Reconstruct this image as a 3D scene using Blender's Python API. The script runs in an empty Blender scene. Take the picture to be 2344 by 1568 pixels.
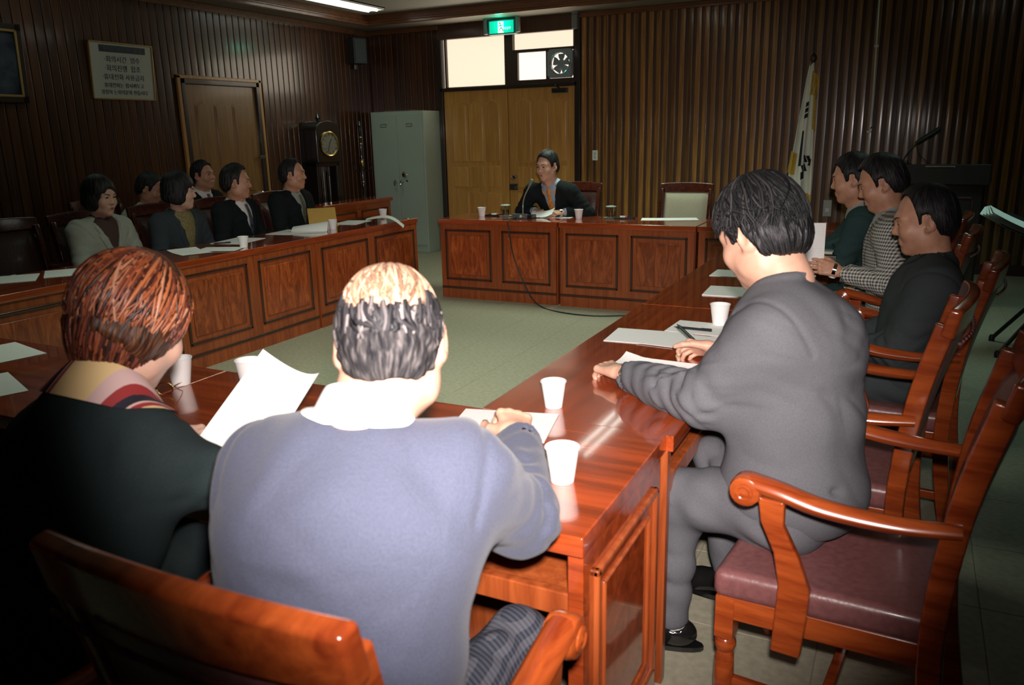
import bpy, bmesh, math, random
import numpy as np
from mathutils import Vector, Matrix
random.seed(7); RNG = np.random.default_rng(7)
S = bpy.context.scene; COL = S.collection
# ------------------------------------------------------------------ camera, world, lights, exposure
cd = bpy.data.cameras.new('camera'); cam = bpy.data.objects.new('camera', cd); COL.objects.link(cam); S.camera = cam
cd.sensor_width = 36.0; cd.lens = 28.01; cd.clip_start = 0.05
YAW, PIT, ROL = 0.462074706, 0.255996723, -0.0223362317
fw = Vector((-math.sin(YAW)*math.cos(PIT), math.cos(YAW)*math.cos(PIT), -math.sin(PIT)))
rt = Vector((math.cos(YAW), math.sin(YAW), 0)); up0 = rt.cross(fw)
r2 = math.cos(ROL)*rt + math.sin(ROL)*up0; u2 = -math.sin(ROL)*rt + math.cos(ROL)*up0
CAMLOC = Vector((0, 0, 1.51))
m = Matrix((r2, u2, -fw)).transposed().to_4x4(); m.translation = CAMLOC; cam.matrix_world = m
cd.dof.use_dof = True; cd.dof.focus_distance = 4.2; cd.dof.aperture_fstop = 5.0
w = bpy.data.worlds.new('world'); S.world = w; w.use_nodes = True
w.node_tree.nodes['Background'].inputs[0].default_value = (0.30, 0.55, 0.48, 1); w.node_tree.nodes['Background'].inputs[1].default_value = 0.012
S.view_settings.view_transform = 'Standard'; S.view_settings.look = 'None'; S.view_settings.gamma = 1.0
S.view_settings.use_curve_mapping = False; S.view_settings.exposure = 0.0
try: S.cycles.max_bounces = 6; S.cycles.use_denoising = True
except Exception: pass

def light(name, kind, loc, energy, color, **kw):
    l = bpy.data.lights.new(name, kind); l.energy = energy; l.color = color
    for k, v in kw.items(): setattr(l, k, v)
    o = bpy.data.objects.new(name, l); o.location = loc; COL.objects.link(o); return o
# the photographer's flash, just above the lens
fl = light('camera_flash', 'SPOT', CAMLOC + 0.03*r2 + 0.10*u2, 620, (1.0, 0.90, 0.86), spot_size=math.radians(66), spot_blend=1.0, shadow_soft_size=0.03)
aim = fw + r2*((1190-1172)/1823.7) - u2*((830-784)/1823.7)
fl.rotation_euler = aim.to_track_quat('-Z', 'Y').to_euler()
# fluorescent tubes of the ceiling fixtures (the fixtures themselves are built below)
for lx, ly, e, tc_ in ((-5.97, 7.85, 3.0, (0.66, 1.0, 0.80)), (-2.62, 7.25, 24, (0.80, 1.0, 0.80)), (-2.62, 3.6, 25, (0.82, 1.0, 0.80)), (0.7, 6.3, 6, (0.55, 1.0, 0.86)), (-5.97, 4.2, 1.2, (0.5, 1.0, 0.80))):
    l = light('tube_light', 'AREA', (lx, ly, 2.93), e, tc_, shape='RECTANGLE', size=0.26, size_y=1.2, spread=math.radians(115))
# daylight through the frosted transom over the double door
l = light('transom_daylight', 'AREA', (-4.65, 9.38, 2.42), 9, (1.0, 0.86, 0.68), shape='RECTANGLE', size=1.7, size_y=0.5)
l.rotation_euler = (math.radians(-90), 0, 0)

# ------------------------------------------------------------------ materials
MATS = {}
def nodes(name):
    m = bpy.data.materials.new(name); m.use_nodes = True; nt = m.node_tree
    return m, nt, nt.nodes['Principled BSDF'], nt.nodes.new, nt.links.new
def plain(name, col, rough=0.5, metal=0.0, spec=0.5, coat=0.0, noise=0.0, nscale=30.0, bump=0.0, emit=None, es=1.0, sheen=0.0, trans=0.0):
    if name in MATS: return MATS[name]
    m, nt, b, N, L = nodes(name)
    b.inputs['Base Color'].default_value = (*col, 1); b.inputs['Roughness'].default_value = rough; b.inputs['Metallic'].default_value = metal
    b.inputs['Specular IOR Level'].default_value = spec; b.inputs['Coat Weight'].default_value = coat; b.inputs['Coat Roughness'].default_value = 0.08
    b.inputs['Sheen Weight'].default_value = sheen
    b.inputs['Transmission Weight'].default_value = trans
    if noise > 0 or bump > 0:
        tc = N('ShaderNodeTexCoord'); n = N('ShaderNodeTexNoise'); n.inputs['Scale'].default_value = nscale; n.inputs['Detail'].default_value = 4
        L(tc.outputs['Object'], n.inputs['Vector'])
        if noise > 0:
            r = N('ShaderNodeValToRGB'); r.color_ramp.elements[0].position = 0.3; r.color_ramp.elements[1].position = 0.7
            r.color_ramp.elements[0].color = (*[c*(1-noise) for c in col], 1); r.color_ramp.elements[1].color = (*[min(1, c*(1+noise)) for c in col], 1)
            L(n.outputs['Fac'], r.inputs['Fac']); L(r.outputs['Color'], b.inputs['Base Color'])
        if bump > 0:
            bp = N('ShaderNodeBump'); bp.inputs['Strength'].default_value = bump; bp.inputs['Distance'].default_value = 0.004
            L(n.outputs['Fac'], bp.inputs['Height']); L(bp.outputs['Normal'], b.inputs['Normal'])
    if emit: b.inputs['Emission Color'].default_value = (*emit, 1); b.inputs['Emission Strength'].default_value = es
    MATS[name] = m; return m
def wood(name, c1, c2, c3=None, axis=2, scale=3.0, rough=0.3, coat=0.3, rnd=0.0, stretch=14.0, wave=0.0):
    """streaky grain along one object axis, with per-object tone differences"""
    if name in MATS: return MATS[name]
    m, nt, b, N, L = nodes(name)
    tc = N('ShaderNodeTexCoord'); mp = N('ShaderNodeMapping'); sc = [scale*stretch]*3; sc[axis] = scale; mp.inputs['Scale'].default_value = sc
    oi = N('ShaderNodeObjectInfo'); ad = N('ShaderNodeVectorMath'); ad.operation = 'ADD'
    ml = N('ShaderNodeVectorMath'); ml.operation = 'SCALE'; ml.inputs['Scale'].default_value = 37.0
    cb = N('ShaderNodeCombineXYZ'); 
    for i in range(3): L(oi.outputs['Random'], cb.inputs[i])
    L(cb.outputs[0], ml.inputs[0]); L(tc.outputs['Object'], mp.inputs['Vector']); L(mp.outputs[0], ad.inputs[0]); L(ml.outputs[0], ad.inputs[1])
    n = N('ShaderNodeTexNoise'); n.inputs['Scale'].default_value = 1.0; n.inputs['Detail'].default_value = 6; n.inputs['Roughness'].default_value = 0.62; n.inputs['Distortion'].default_value = 0.4 + wave
    L(ad.outputs[0], n.inputs['Vector'])
    r = N('ShaderNodeValToRGB'); e = r.color_ramp.elements
    e[0].position = 0.32; e[1].position = 0.68; e[0].color = (*c1, 1); e[1].color = (*c2, 1)
    if c3: x = e.new(0.5); x.color = (*c3, 1)
    L(n.outputs['Fac'], r.inputs['Fac']); out = r.outputs['Color']
    if rnd > 0:
        mr = N('ShaderNodeMapRange'); mr.inputs['To Min'].default_value = 1-rnd; mr.inputs['To Max'].default_value = 1+rnd
        L(oi.outputs['Random'], mr.inputs['Value'])
        hs = N('ShaderNodeHueSaturation'); L(mr.outputs[0], hs.inputs['Value']); L(out, hs.inputs['Color']); out = hs.outputs['Color']
    L(out, b.inputs['Base Color']); b.inputs['Roughness'].default_value = rough; b.inputs['Coat Weight'].default_value = coat; b.inputs['Coat Roughness'].default_value = 0.05 if coat >= 1 else 0.12; b.inputs['Coat IOR'].default_value = 1.65 if coat >= 1 else 1.5
    bp = N('ShaderNodeBump'); bp.inputs['Strength'].default_value = 0.08; bp.inputs['Distance'].default_value = 0.002
    L(n.outputs['Fac'], bp.inputs['Height']); L(bp.outputs['Normal'], b.inputs['Normal'])
    MATS[name] = m; return m
def strands(name, c_dark, c_mid, c_light, azf=26.0, zf=3.0, rough=0.45, spec=0.3, light_fac=0.62, bump=0.6):
    """hair running from the crown: noise stretched along the meridians of the head (object space = head frame)"""
    if name in MATS: return MATS[name]
    m, nt, b, N, L = nodes(name)
    tc = N('ShaderNodeTexCoord'); sx = N('ShaderNodeSeparateXYZ'); L(tc.outputs['Object'], sx.inputs[0])
    yo = N('ShaderNodeMath'); yo.operation = 'ADD'; yo.inputs[1].default_value = 0.045; L(sx.outputs['Y'], yo.inputs[0])
    at = N('ShaderNodeMath'); at.operation = 'ARCTAN2'; L(sx.outputs['X'], at.inputs[0]); L(yo.outputs[0], at.inputs[1])
    ma = N('ShaderNodeMath'); ma.operation = 'MULTIPLY'; ma.inputs[1].default_value = azf; L(at.outputs[0], ma.inputs[0])
    mz = N('ShaderNodeMath'); mz.operation = 'MULTIPLY'; mz.inputs[1].default_value = zf*8; L(sx.outputs['Z'], mz.inputs[0])
    cb = N('ShaderNodeCombineXYZ'); L(ma.outputs[0], cb.inputs[0]); L(mz.outputs[0], cb.inputs[1])
    n = N('ShaderNodeTexNoise'); n.inputs['Scale'].default_value = 1.0; n.inputs['Detail'].default_value = 5; n.inputs['Distortion'].default_value = 0.6; L(cb.outputs[0], n.inputs['Vector'])
    r = N('ShaderNodeValToRGB'); e = r.color_ramp.elements
    e[0].position = 0.36; e[0].color = (*c_dark, 1); e[1].position = light_fac + 0.06; e[1].color = (*c_light, 1); x = e.new(0.5); x.color = (*c_mid, 1)
    L(n.outputs['Fac'], r.inputs['Fac']); L(r.outputs['Color'], b.inputs['Base Color'])
    b.inputs['Roughness'].default_value = rough; b.inputs['Specular IOR Level'].default_value = spec
    bp = N('ShaderNodeBump'); bp.inputs['Strength'].default_value = bump; bp.inputs['Distance'].default_value = 0.006
    L(n.outputs['Fac'], bp.inputs['Height']); L(bp.outputs['Normal'], b.inputs['Normal'])
    MATS[name] = m; return m
def paper_mat():
    if 'paper' in MATS: return MATS['paper']
    m, nt, b, N, L = nodes('paper')
    tc = N('ShaderNodeTexCoord'); mp = N('ShaderNodeMapping'); L(tc.outputs['Object'], mp.inputs['Vector'])
    wv = N('ShaderNodeTexWave'); wv.wave_type = 'BANDS'; wv.bands_direction = 'Y'; wv.inputs['Scale'].default_value = 26; wv.inputs['Distortion'].default_value = 0.0; L(mp.outputs[0], wv.inputs['Vector'])
    n = N('ShaderNodeTexNoise'); n.inputs['Scale'].default_value = 90; L(tc.outputs['Object'], n.inputs['Vector'])
    g = N('ShaderNodeMath'); g.operation = 'MULTIPLY'; L(wv.outputs['Fac'], g.inputs[0]); L(n.outputs['Fac'], g.inputs[1])
    r = N('ShaderNodeValToRGB'); e = r.color_ramp.elements; e[0].position = 0.42; e[1].position = 0.58
    e[0].color = (0.82, 0.81, 0.79, 1); e[1].color = (0.74, 0.73, 0.73, 1)
    L(g.outputs[0], r.inputs['Fac']); L(r.outputs['Color'], b.inputs['Base Color']); b.inputs['Roughness'].default_value = 0.8; b.inputs['Specular IOR Level'].default_value = 0.2
    MATS['paper'] = m; return m
def checks(name):
    m, nt, b, N, L = nodes(name)
    tc = N('ShaderNodeTexCoord'); sx = N('ShaderNodeSeparateXYZ'); L(tc.outputs['Object'], sx.inputs[0])
    d = N('ShaderNodeMath'); d.operation = 'MULTIPLY_ADD'; d.inputs[1].default_value = 1.0; L(sx.outputs['Y'], d.inputs[0]); L(sx.outputs['X'], d.inputs[2])
    def stripe(sock, f):
        a = N('ShaderNodeMath'); a.operation = 'MULTIPLY'; a.inputs[1].default_value = f; L(sock, a.inputs[0])
        s = N('ShaderNodeMath'); s.operation = 'SINE'; L(a.outputs[0], s.inputs[0])
        g = N('ShaderNodeMath'); g.operation = 'GREATER_THAN'; g.inputs[1].default_value = 0.05; L(s.outputs[0], g.inputs[0]); return g.outputs[0]
    u, v = stripe(d.outputs[0], 400), stripe(sx.outputs['Z'], 400)
    ad = N('ShaderNodeMath'); ad.operation = 'ADD'; L(u, ad.inputs[0]); L(v, ad.inputs[1])
    h = N('ShaderNodeMath'); h.operation = 'MULTIPLY'; h.inputs[1].default_value = 0.5; L(ad.outputs[0], h.inputs[0])
    r = N('ShaderNodeValToRGB'); e = r.color_ramp.elements; e[0].color = (0.58, 0.54, 0.46, 1); e[1].color = (0.05, 0.055, 0.065, 1); x = e.new(0.5); x.color = (0.29, 0.285, 0.26, 1)
    L(h.outputs[0], r.inputs['Fac']); L(r.outputs['Color'], b.inputs['Base Color']); b.inputs['Roughness'].default_value = 0.9; b.inputs['Specular IOR Level'].default_value = 0.1
    return m

M_top = wood('table_top_wood', (0.17, 0.026, 0.006), (0.42, 0.066, 0.014), axis=0, scale=2.0, rough=0.2, coat=1.0, stretch=16)
M_board = wood('table_board_wood', (0.19, 0.036, 0.009), (0.35, 0.082, 0.021), (0.27, 0.057, 0.014), axis=2, scale=2.2, rough=0.3, coat=0.35, rnd=0.12)
M_panel = wood('flame_veneer', (0.14, 0.022, 0.006), (0.42, 0.095, 0.022), (0.26, 0.050, 0.012), axis=2, scale=3.5, rough=0.26, coat=0.4, rnd=0.22, stretch=4.5, wave=2.0)
M_mould = plain('dark_moulding', (0.045, 0.013, 0.007), 0.25, coat=0.4)
M_slat = wood('slat_wood', (0.050, 0.018, 0.0045), (0.155, 0.064, 0.015), (0.095, 0.036, 0.0085), axis=2, scale=1.4, rough=0.32, coat=0.4, rnd=0.45, stretch=30)
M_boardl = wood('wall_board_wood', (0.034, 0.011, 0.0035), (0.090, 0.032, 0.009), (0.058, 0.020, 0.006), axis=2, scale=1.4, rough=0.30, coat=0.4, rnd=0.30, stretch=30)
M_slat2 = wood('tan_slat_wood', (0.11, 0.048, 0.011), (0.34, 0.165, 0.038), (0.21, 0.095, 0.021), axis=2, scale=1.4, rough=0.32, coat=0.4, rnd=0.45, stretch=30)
M_slatbk = wood('slat_backing_wood', (0.045, 0.017, 0.007), (0.085, 0.034, 0.013), axis=2, scale=1.4, rough=0.5, coat=0.1, stretch=20)
M_rail = wood('ceiling_rail_wood', (0.10, 0.035, 0.012), (0.19, 0.075, 0.028), axis=0, scale=1.2, rough=0.35, coat=0.2)
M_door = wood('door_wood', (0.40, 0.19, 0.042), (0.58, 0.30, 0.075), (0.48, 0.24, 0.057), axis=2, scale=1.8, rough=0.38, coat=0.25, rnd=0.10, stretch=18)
M_door_shaded = wood('shaded_door_wood', (0.17, 0.085, 0.024), (0.27, 0.14, 0.042), axis=2, scale=1.8, rough=0.38, coat=0.25, stretch=18)  # darker copy of the door wood: light falloff at the left wall put into the colour
M_doorf = plain('dark_door_frame', (0.022, 0.014, 0.010), 0.35, coat=0.2)
M_chair = wood('chair_wood', (0.17, 0.024, 0.006), (0.40, 0.080, 0.016), axis=1, scale=3.0, rough=0.22, coat=0.6, rnd=0.1, stretch=9)
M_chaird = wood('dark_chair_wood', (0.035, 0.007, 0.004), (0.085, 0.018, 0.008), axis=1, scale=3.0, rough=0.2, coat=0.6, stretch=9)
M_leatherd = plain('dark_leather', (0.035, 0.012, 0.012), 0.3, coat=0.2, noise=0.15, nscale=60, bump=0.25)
M_leather = plain('maroon_leather', (0.18, 0.070, 0.068), 0.36, coat=0.12, noise=0.15, nscale=60, bump=0.25)
M_cream = plain('cream_fabric', (0.36, 0.335, 0.24), 0.85, noise=0.08, nscale=120, bump=0.2)
M_stud = plain('brass_stud', (0.45, 0.30, 0.12), 0.3, metal=1.0)
M_paper = paper_mat(); M_cup = plain('white_paper_cup', (0.82, 0.80, 0.78), 0.55); M_white = plain('white_plastic', (0.7, 0.7, 0.66), 0.4)
M_soffit = plain('soffit_plaster', (0.24, 0.21, 0.175), 0.7, noise=0.06, nscale=8); M_tray = plain('ceiling_plaster', (0.42, 0.41, 0.37), 0.8, noise=0.08, nscale=60)
M_black = plain('black_plastic', (0.012, 0.013, 0.014), 0.35); M_chrome = plain('chrome', (0.75, 0.75, 0.75), 0.12, metal=1.0); M_brass = plain('brass', (0.75, 0.52, 0.2), 0.2, metal=1.0)
M_steelg = plain('grey_green_enamel', (0.33, 0.40, 0.335), 0.42, noise=0.04, nscale=3, coat=0.1)
M_skin = plain('skin', (0.56, 0.315, 0.22), 0.5, noise=0.07, nscale=45, bump=0.06); M_skinp = plain('pale_skin', (0.60, 0.36, 0.27), 0.5, noise=0.05, nscale=45)
M_skind = plain('tanned_skin', (0.54, 0.270, 0.170), 0.48, noise=0.08, nscale=45)
M_eye = plain('dark_eye', (0.01, 0.008, 0.007), 0.15); M_brow = plain('black_eyebrow', (0.012, 0.010, 0.010), 0.8); M_lip = plain('lips', (0.36, 0.13, 0.105), 0.45); M_lipstick = plain('red_lips', (0.30, 0.05, 0.05), 0.35)
M_hairb = strands('black_hair', (0.004, 0.004, 0.005), (0.010, 0.010, 0.011), (0.035, 0.033, 0.034), azf=22)
M_hairg = strands('greying_black_hair', (0.008, 0.008, 0.010), (0.028, 0.026, 0.027), (0.10, 0.088, 0.086), azf=11, zf=4.0, light_fac=0.62, rough=0.8, spec=0.08)
M_shoe = plain('black_shoe_leather', (0.008, 0.008, 0.008), 0.15, coat=0.4)

# ------------------------------------------------------------------ mesh helpers
def link(o, parent=None):
    COL.objects.link(o)
    if parent is not None: o.parent = parent
    return o
def tag(o, label=None, cat=None, group=None, kind=None):
    if label: o['label'] = label
    if cat: o['category'] = cat
    if group: o['group'] = group
    if kind: o['kind'] = kind
    return o
def empty(name, loc=(0, 0, 0), rz=0.0):
    o = bpy.data.objects.new(name, None); o.empty_display_size = 0.1; o.location = loc; o.rotation_euler = (0, 0, rz); COL.objects.link(o); return o
class MB:
    def __init__(s): s.v = []; s.f = []
    def add(s, v, f):
        n = len(s.v); s.v += [tuple(p) for p in v]; s.f += [tuple(i+n for i in q) for q in f]; return s
    def box(s, lo, hi, R=None, c=(0, 0, 0)):
        v = [(x, y, z) for x in (lo[0], hi[0]) for y in (lo[1], hi[1]) for z in (lo[2], hi[2])]
        if R is not None: v = [tuple(R @ Vector(p) + Vector(c)) for p in v]
        return s.add(v, [(0, 1, 3, 2), (4, 6, 7, 5), (0, 4, 5, 1), (2, 3, 7, 6), (0, 2, 6, 4), (1, 5, 7, 3)])
    def tube(s, pts, rad, n=8, flat=None, up=(0, 0, 1), caps=True):
        """sweep an ellipse (or rounded box when n==4) along pts; rad is a number or list, flat=(a,b) scales side/up radii"""
        P = [Vector(p) for p in pts]; k = len(P); rad = [rad]*k if isinstance(rad, (int, float)) else list(rad); a, b = flat or (1, 1); V = []
        U = Vector(up)
        for i in range(k):
            t = (P[min(i+1, k-1)]-P[max(i-1, 0)]).normalized(); sd = t.cross(U)
            if sd.length < 1e-4: sd = t.cross(Vector((0, 1, 0)))
            if sd.length < 1e-4: sd = t.cross(Vector((1, 0, 0)))
            sd.normalize(); uu = sd.cross(t)
            for j in range(n):
                an = 2*math.pi*(j+(0.5 if n == 4 else 0))/n; q = 1.4142 if n == 4 else 1
                V.append(P[i]+sd*math.cos(an)*rad[i]*a*q+uu*math.sin(an)*rad[i]*b*q)
        F = [(i*n+j, i*n+(j+1) % n, (i+1)*n+(j+1) % n, (i+1)*n+j) for i in range(k-1) for j in range(n)]
        if caps: F += [tuple(range(n-1, -1, -1)), tuple((k-1)*n+j for j in range(n))]
        return s.add(V, F)
    def lathe(s, prof, n=20, c=(0, 0, 0), R=None):
        V = []
        for r, z in prof:
            for j in range(n):
                p = Vector((r*math.cos(2*math.pi*j/n), r*math.sin(2*math.pi*j/n), z))
                V.append((R @ p if R is not None else p)+Vector(c))
        k = len(prof)
        F = [(i*n+j, i*n+(j+1) % n, (i+1)*n+(j+1) % n, (i+1)*n+j) for i in range(k-1) for j in range(n)]
        if prof[0][0] > 1e-5: F.append(tuple(range(n-1, -1, -1)))
        if prof[-1][0] > 1e-5: F.append(tuple((k-1)*n+j for j in range(n)))
        return s.add(V, F)
    def prism(s, poly, lo, hi, axis='y'):
        f = {'y': lambda p, h: (p[0], h, p[1]), 'x': lambda p, h: (h, p[0], p[1]), 'z': lambda p, h: (p[0], p[1], h)}[axis]
        n = len(poly); V = [f(p, lo) for p in poly]+[f(p, hi) for p in poly]
        return s.add(V, [tuple(range(n)), tuple(range(2*n-1, n-1, -1))]+[(i, i+n, (i+1) % n+n, (i+1) % n) for i in range(n)])
    def grid(s, fn, nu, nv):
        V = [fn(i/nu, j/nv) for i in range(nu+1) for j in range(nv+1)]
        return s.add(V, [(i*(nv+1)+j, (i+1)*(nv+1)+j, (i+1)*(nv+1)+j+1, i*(nv+1)+j+1) for i in range(nu) for j in range(nv)])
    def mesh(s, name, mat, bevel=0.0, seg=2, smooth=False):
        me = bpy.data.meshes.new(name); me.from_pydata(s.v, [], s.f)
        bm = bmesh.new(); bm.from_mesh(me); bmesh.ops.recalc_face_normals(bm, faces=bm.faces)
        if bevel > 0:
            ed = [e for e in bm.edges if len(e.link_faces) == 2 and e.calc_face_angle(0) > 0.5]
            bmesh.ops.bevel(bm, geom=ed, offset=bevel, segments=seg, profile=0.5, affect='EDGES', clamp_overlap=True)
        bm.to_mesh(me); bm.free()
        if bevel > 0 and len(me.polygons):
            me.shade_smooth(); nf = len(me.polygons); fn = np.empty(nf*3); me.polygons.foreach_get('normal', fn); ar = np.empty(nf); me.polygons.foreach_get('area', ar)
            lt = np.empty(nf, np.int32); me.polygons.foreach_get('loop_total', lt); lv = np.empty(len(me.loops), np.int32); me.loops.foreach_get('vertex_index', lv)
            wn = np.repeat(fn.reshape(-1, 3)*ar[:, None], lt, axis=0); vn = np.zeros((len(me.vertices), 3)); np.add.at(vn, lv, wn); vn /= np.linalg.norm(vn, axis=1)[:, None]+1e-12
            me.normals_split_custom_set_from_vertices(vn.tolist())
        elif smooth:
            me.shade_smooth()
            try: me.set_sharp_from_angle(angle=math.radians(38))
            except Exception: pass
        if mat: me.materials.append(mat)
        return me
    def build(s, name, mat, parent=None, bevel=0.0, seg=2, smooth=False, loc=None, rot=None):
        o = bpy.data.objects.new(name, s.mesh(name, mat, bevel, seg, smooth))
        if loc is not None: o.location = loc
        if rot is not None: o.rotation_euler = rot
        return link(o, parent)
def B(lo, hi): return MB().box(lo, hi)
def inst(name, me, parent=None, loc=(0, 0, 0), rot=(0, 0, 0)):
    o = bpy.data.objects.new(name, me); o.location = loc; o.rotation_euler = rot; return link(o, parent)
def copy_tree(o, parent=None):
    c = o.copy(); COL.objects.link(c)
    if parent is not None: c.parent = parent
    for ch in list(o.children): copy_tree(ch, c)
    return c
def bez(p, n=10):
    """Catmull-Rom through points"""
    P = [Vector(q) for q in p]; P = [P[0]*2-P[1]]+P+[P[-1]*2-P[-2]]; out = []
    for i in range(1, len(P)-2):
        for k in range(n):
            t = k/n; a, b, c, d = P[i-1:i+3]
            out.append(0.5*((2*b)+(c-a)*t+(2*a-5*b+4*c-d)*t*t+(3*b-a-3*c+d)*t**3))
    out.append(P[-2]); return out
def text(name, body, size, mat, parent, loc, rot, ax='CENTER', ext=0.0008):
    cu = bpy.data.curves.new(name, 'FONT'); cu.body = body; cu.size = size; cu.align_x = ax; cu.align_y = 'CENTER'; cu.extrude = ext; cu.resolution_u = 2
    tmp = bpy.data.objects.new(name, cu); COL.objects.link(tmp); dg = bpy.context.evaluated_depsgraph_get(); dg.update()
    me = bpy.data.meshes.new_from_object(tmp.evaluated_get(dg)); bpy.data.objects.remove(tmp); me.materials.clear(); me.materials.append(mat)
    o = bpy.data.objects.new(name, me); o.location = loc; o.rotation_euler = rot; return link(o, parent)

# ------------------------------------------------------------------ the room
XL, YB, XR, YF, ZS, ZT = -6.78, 9.45, 3.0, -1.6, 2.885, 2.98     # left wall, back wall, right wall, front wall, soffit, raised ceiling
def struct(o): o['kind'] = 'structure'; return o
M_floor = plain('floor_tile', (0.36, 0.335, 0.245), 0.55, noise=0.13, nscale=38, spec=0.35); M_grout = plain('floor_joint', (0.24, 0.225, 0.17), 0.8)
M_tile = MATS['floor_tile']
floor = struct(B((XL-0.3, YF-0.3, -0.12), (XR+0.3, YB+0.4, -0.002)).build('floor', M_grout))
T = 0.45; tm = B((-T/2+0.0012, -T/2+0.0012, -0.006), (T/2-0.0012, T/2-0.0012, 0.0)).mesh('tile', M_tile, bevel=0.0008, seg=1)
rest = MB()
for i in range(-15, 7):
    for j in range(-3, 21):
        x, y = i*T+0.10, j*T+0.21
        if -4.5 < x < 1.3 and 0.3 < y < 9.5: inst('tile', tm, floor, (x, y, 0))
        else: rest.box((x-T/2+0.0012, y-T/2+0.0012, -0.006), (x+T/2-0.0012, y+T/2-0.0012, 0.0))
tag(rest.build('tile_field', M_tile, floor), kind='stuff')

PITCH = 0.0915
def slat_mesh(h): return B((-0.0425, -0.010, 0), (0.0425, 0.016, h)).mesh('slat', M_boardl, bevel=0.006, seg=2)
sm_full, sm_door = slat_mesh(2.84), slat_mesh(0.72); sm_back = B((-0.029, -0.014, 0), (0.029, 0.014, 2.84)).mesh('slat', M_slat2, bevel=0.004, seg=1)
wb = MB(); wb.box((XL-0.2, YB+0.014, 0), (-5.66, YB+0.3, ZT+0.2)); wb.box((-3.70, YB+0.014, 0), (XR+0.2, YB+0.3, ZT+0.2)); wb.box((-5.66, YB-0.02, 2.705), (-3.70, YB+0.3, ZT+0.2))
wall_back = struct(wb.build('wall_back', M_slatbk))
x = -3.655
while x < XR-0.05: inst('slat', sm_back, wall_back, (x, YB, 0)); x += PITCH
x = -5.71
while x > XL+0.05: inst('slat', sm_full, wall_back, (x, YB, 0)); x -= PITCH
D2A, D2B, D2Z = 6.19, 7.21, 2.10
wl = MB(); wl.box((XL-0.3, YF-0.2, 0), (XL-0.014, D2A-0.05, ZT+0.2)); wl.box((XL-0.3, D2B+0.05, 0), (XL-0.014, YB+0.3, ZT+0.2)); wl.box((XL-0.3, D2A-0.05, D2Z+0.03), (XL-0.014, D2B+0.05, ZT+0.2))
wall_left = struct(wl.build('wall_left', M_slatbk))
y = YB-0.06
while y > YF+0.1:
    if y > D2B+0.10 or y < D2A-0.10: inst('slat', sm_full, wall_left, (XL, y, 0), (0, 0, math.pi/2))
    else: inst('slat', sm_door, wall_left, (XL, y, 2.125), (0, 0, math.pi/2))
    y -= PITCH
wall_right = struct(B((XR, YF-0.2, 0), (XR+0.2, YB+0.3, ZT+0.2)).build('wall_right', M_slatbk))
wall_front = struct(B((XL-0.2, YF-0.2, 0), (XR+0.2, YF, ZT+0.2)).build('wall_front', M_slatbk))
# ceiling: a dropped soffit round a raised field
TX0, TX1, TY0, TY1 = -6.40, 2.4, -0.9, 8.93
c = MB(); c.box((XL-0.2, YF-0.2, ZS), (TX0, YB+0.3, ZS+0.3)); c.box((TX1, YF-0.2, ZS), (XR+0.2, YB+0.3, ZS+0.3))
c.box((TX0, TY1, ZS), (TX1, YB+0.3, ZS+0.3)); c.box((TX0, YF-0.2, ZS), (TX1, TY0, ZS+0.3))
ceiling = struct(c.build('ceiling', M_soffit))
B((TX0, TY0, ZT+0.02), (TX1, TY1, ZT+0.12)).build('raised_field', M_tray, ceiling)
def trim(n, mb): return struct(mb.build('trim_%d' % n, M_rail, bevel=0.006))
trim(1, B((TX0, TY1-0.03, ZS-0.012), (TX1, TY1+0.012, ZT+0.02)).box((TX0, TY1-0.045, ZS+0.02), (TX1, TY1, ZS+0.045)))
trim(2, B((TX0-0.012, TY0, ZS-0.012), (TX0+0.03, TY1-0.03, ZT+0.02)).box((TX0, TY0, ZS+0.02), (TX0+0.045, TY1-0.045, ZS+0.045)))
trim(3, B((-3.70, YB-0.05, ZS-0.062), (XR, YB+0.02, ZS-0.002)))
trim(4, B((XL, YB-0.05, ZS-0.062), (-5.66, YB+0.02, ZS-0.002)))
trim(5, B((XL-0.02, YF, ZS-0.075), (XL+0.05, YB, ZS-0.002)))
trim(6, B((TX1-0.045, TY0, ZS-0.03), (TX1+0.03, TY1, ZT+0.02)))
struct(B((-3.66, YB-0.032, 0), (XR, YB-0.013, 0.11)).build('baseboard_back', M_mould)); struct(B((XL+0.013, YF, 0), (XL+0.032, D2A-0.11, 0.11)).build('baseboard_left', M_mould))

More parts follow.
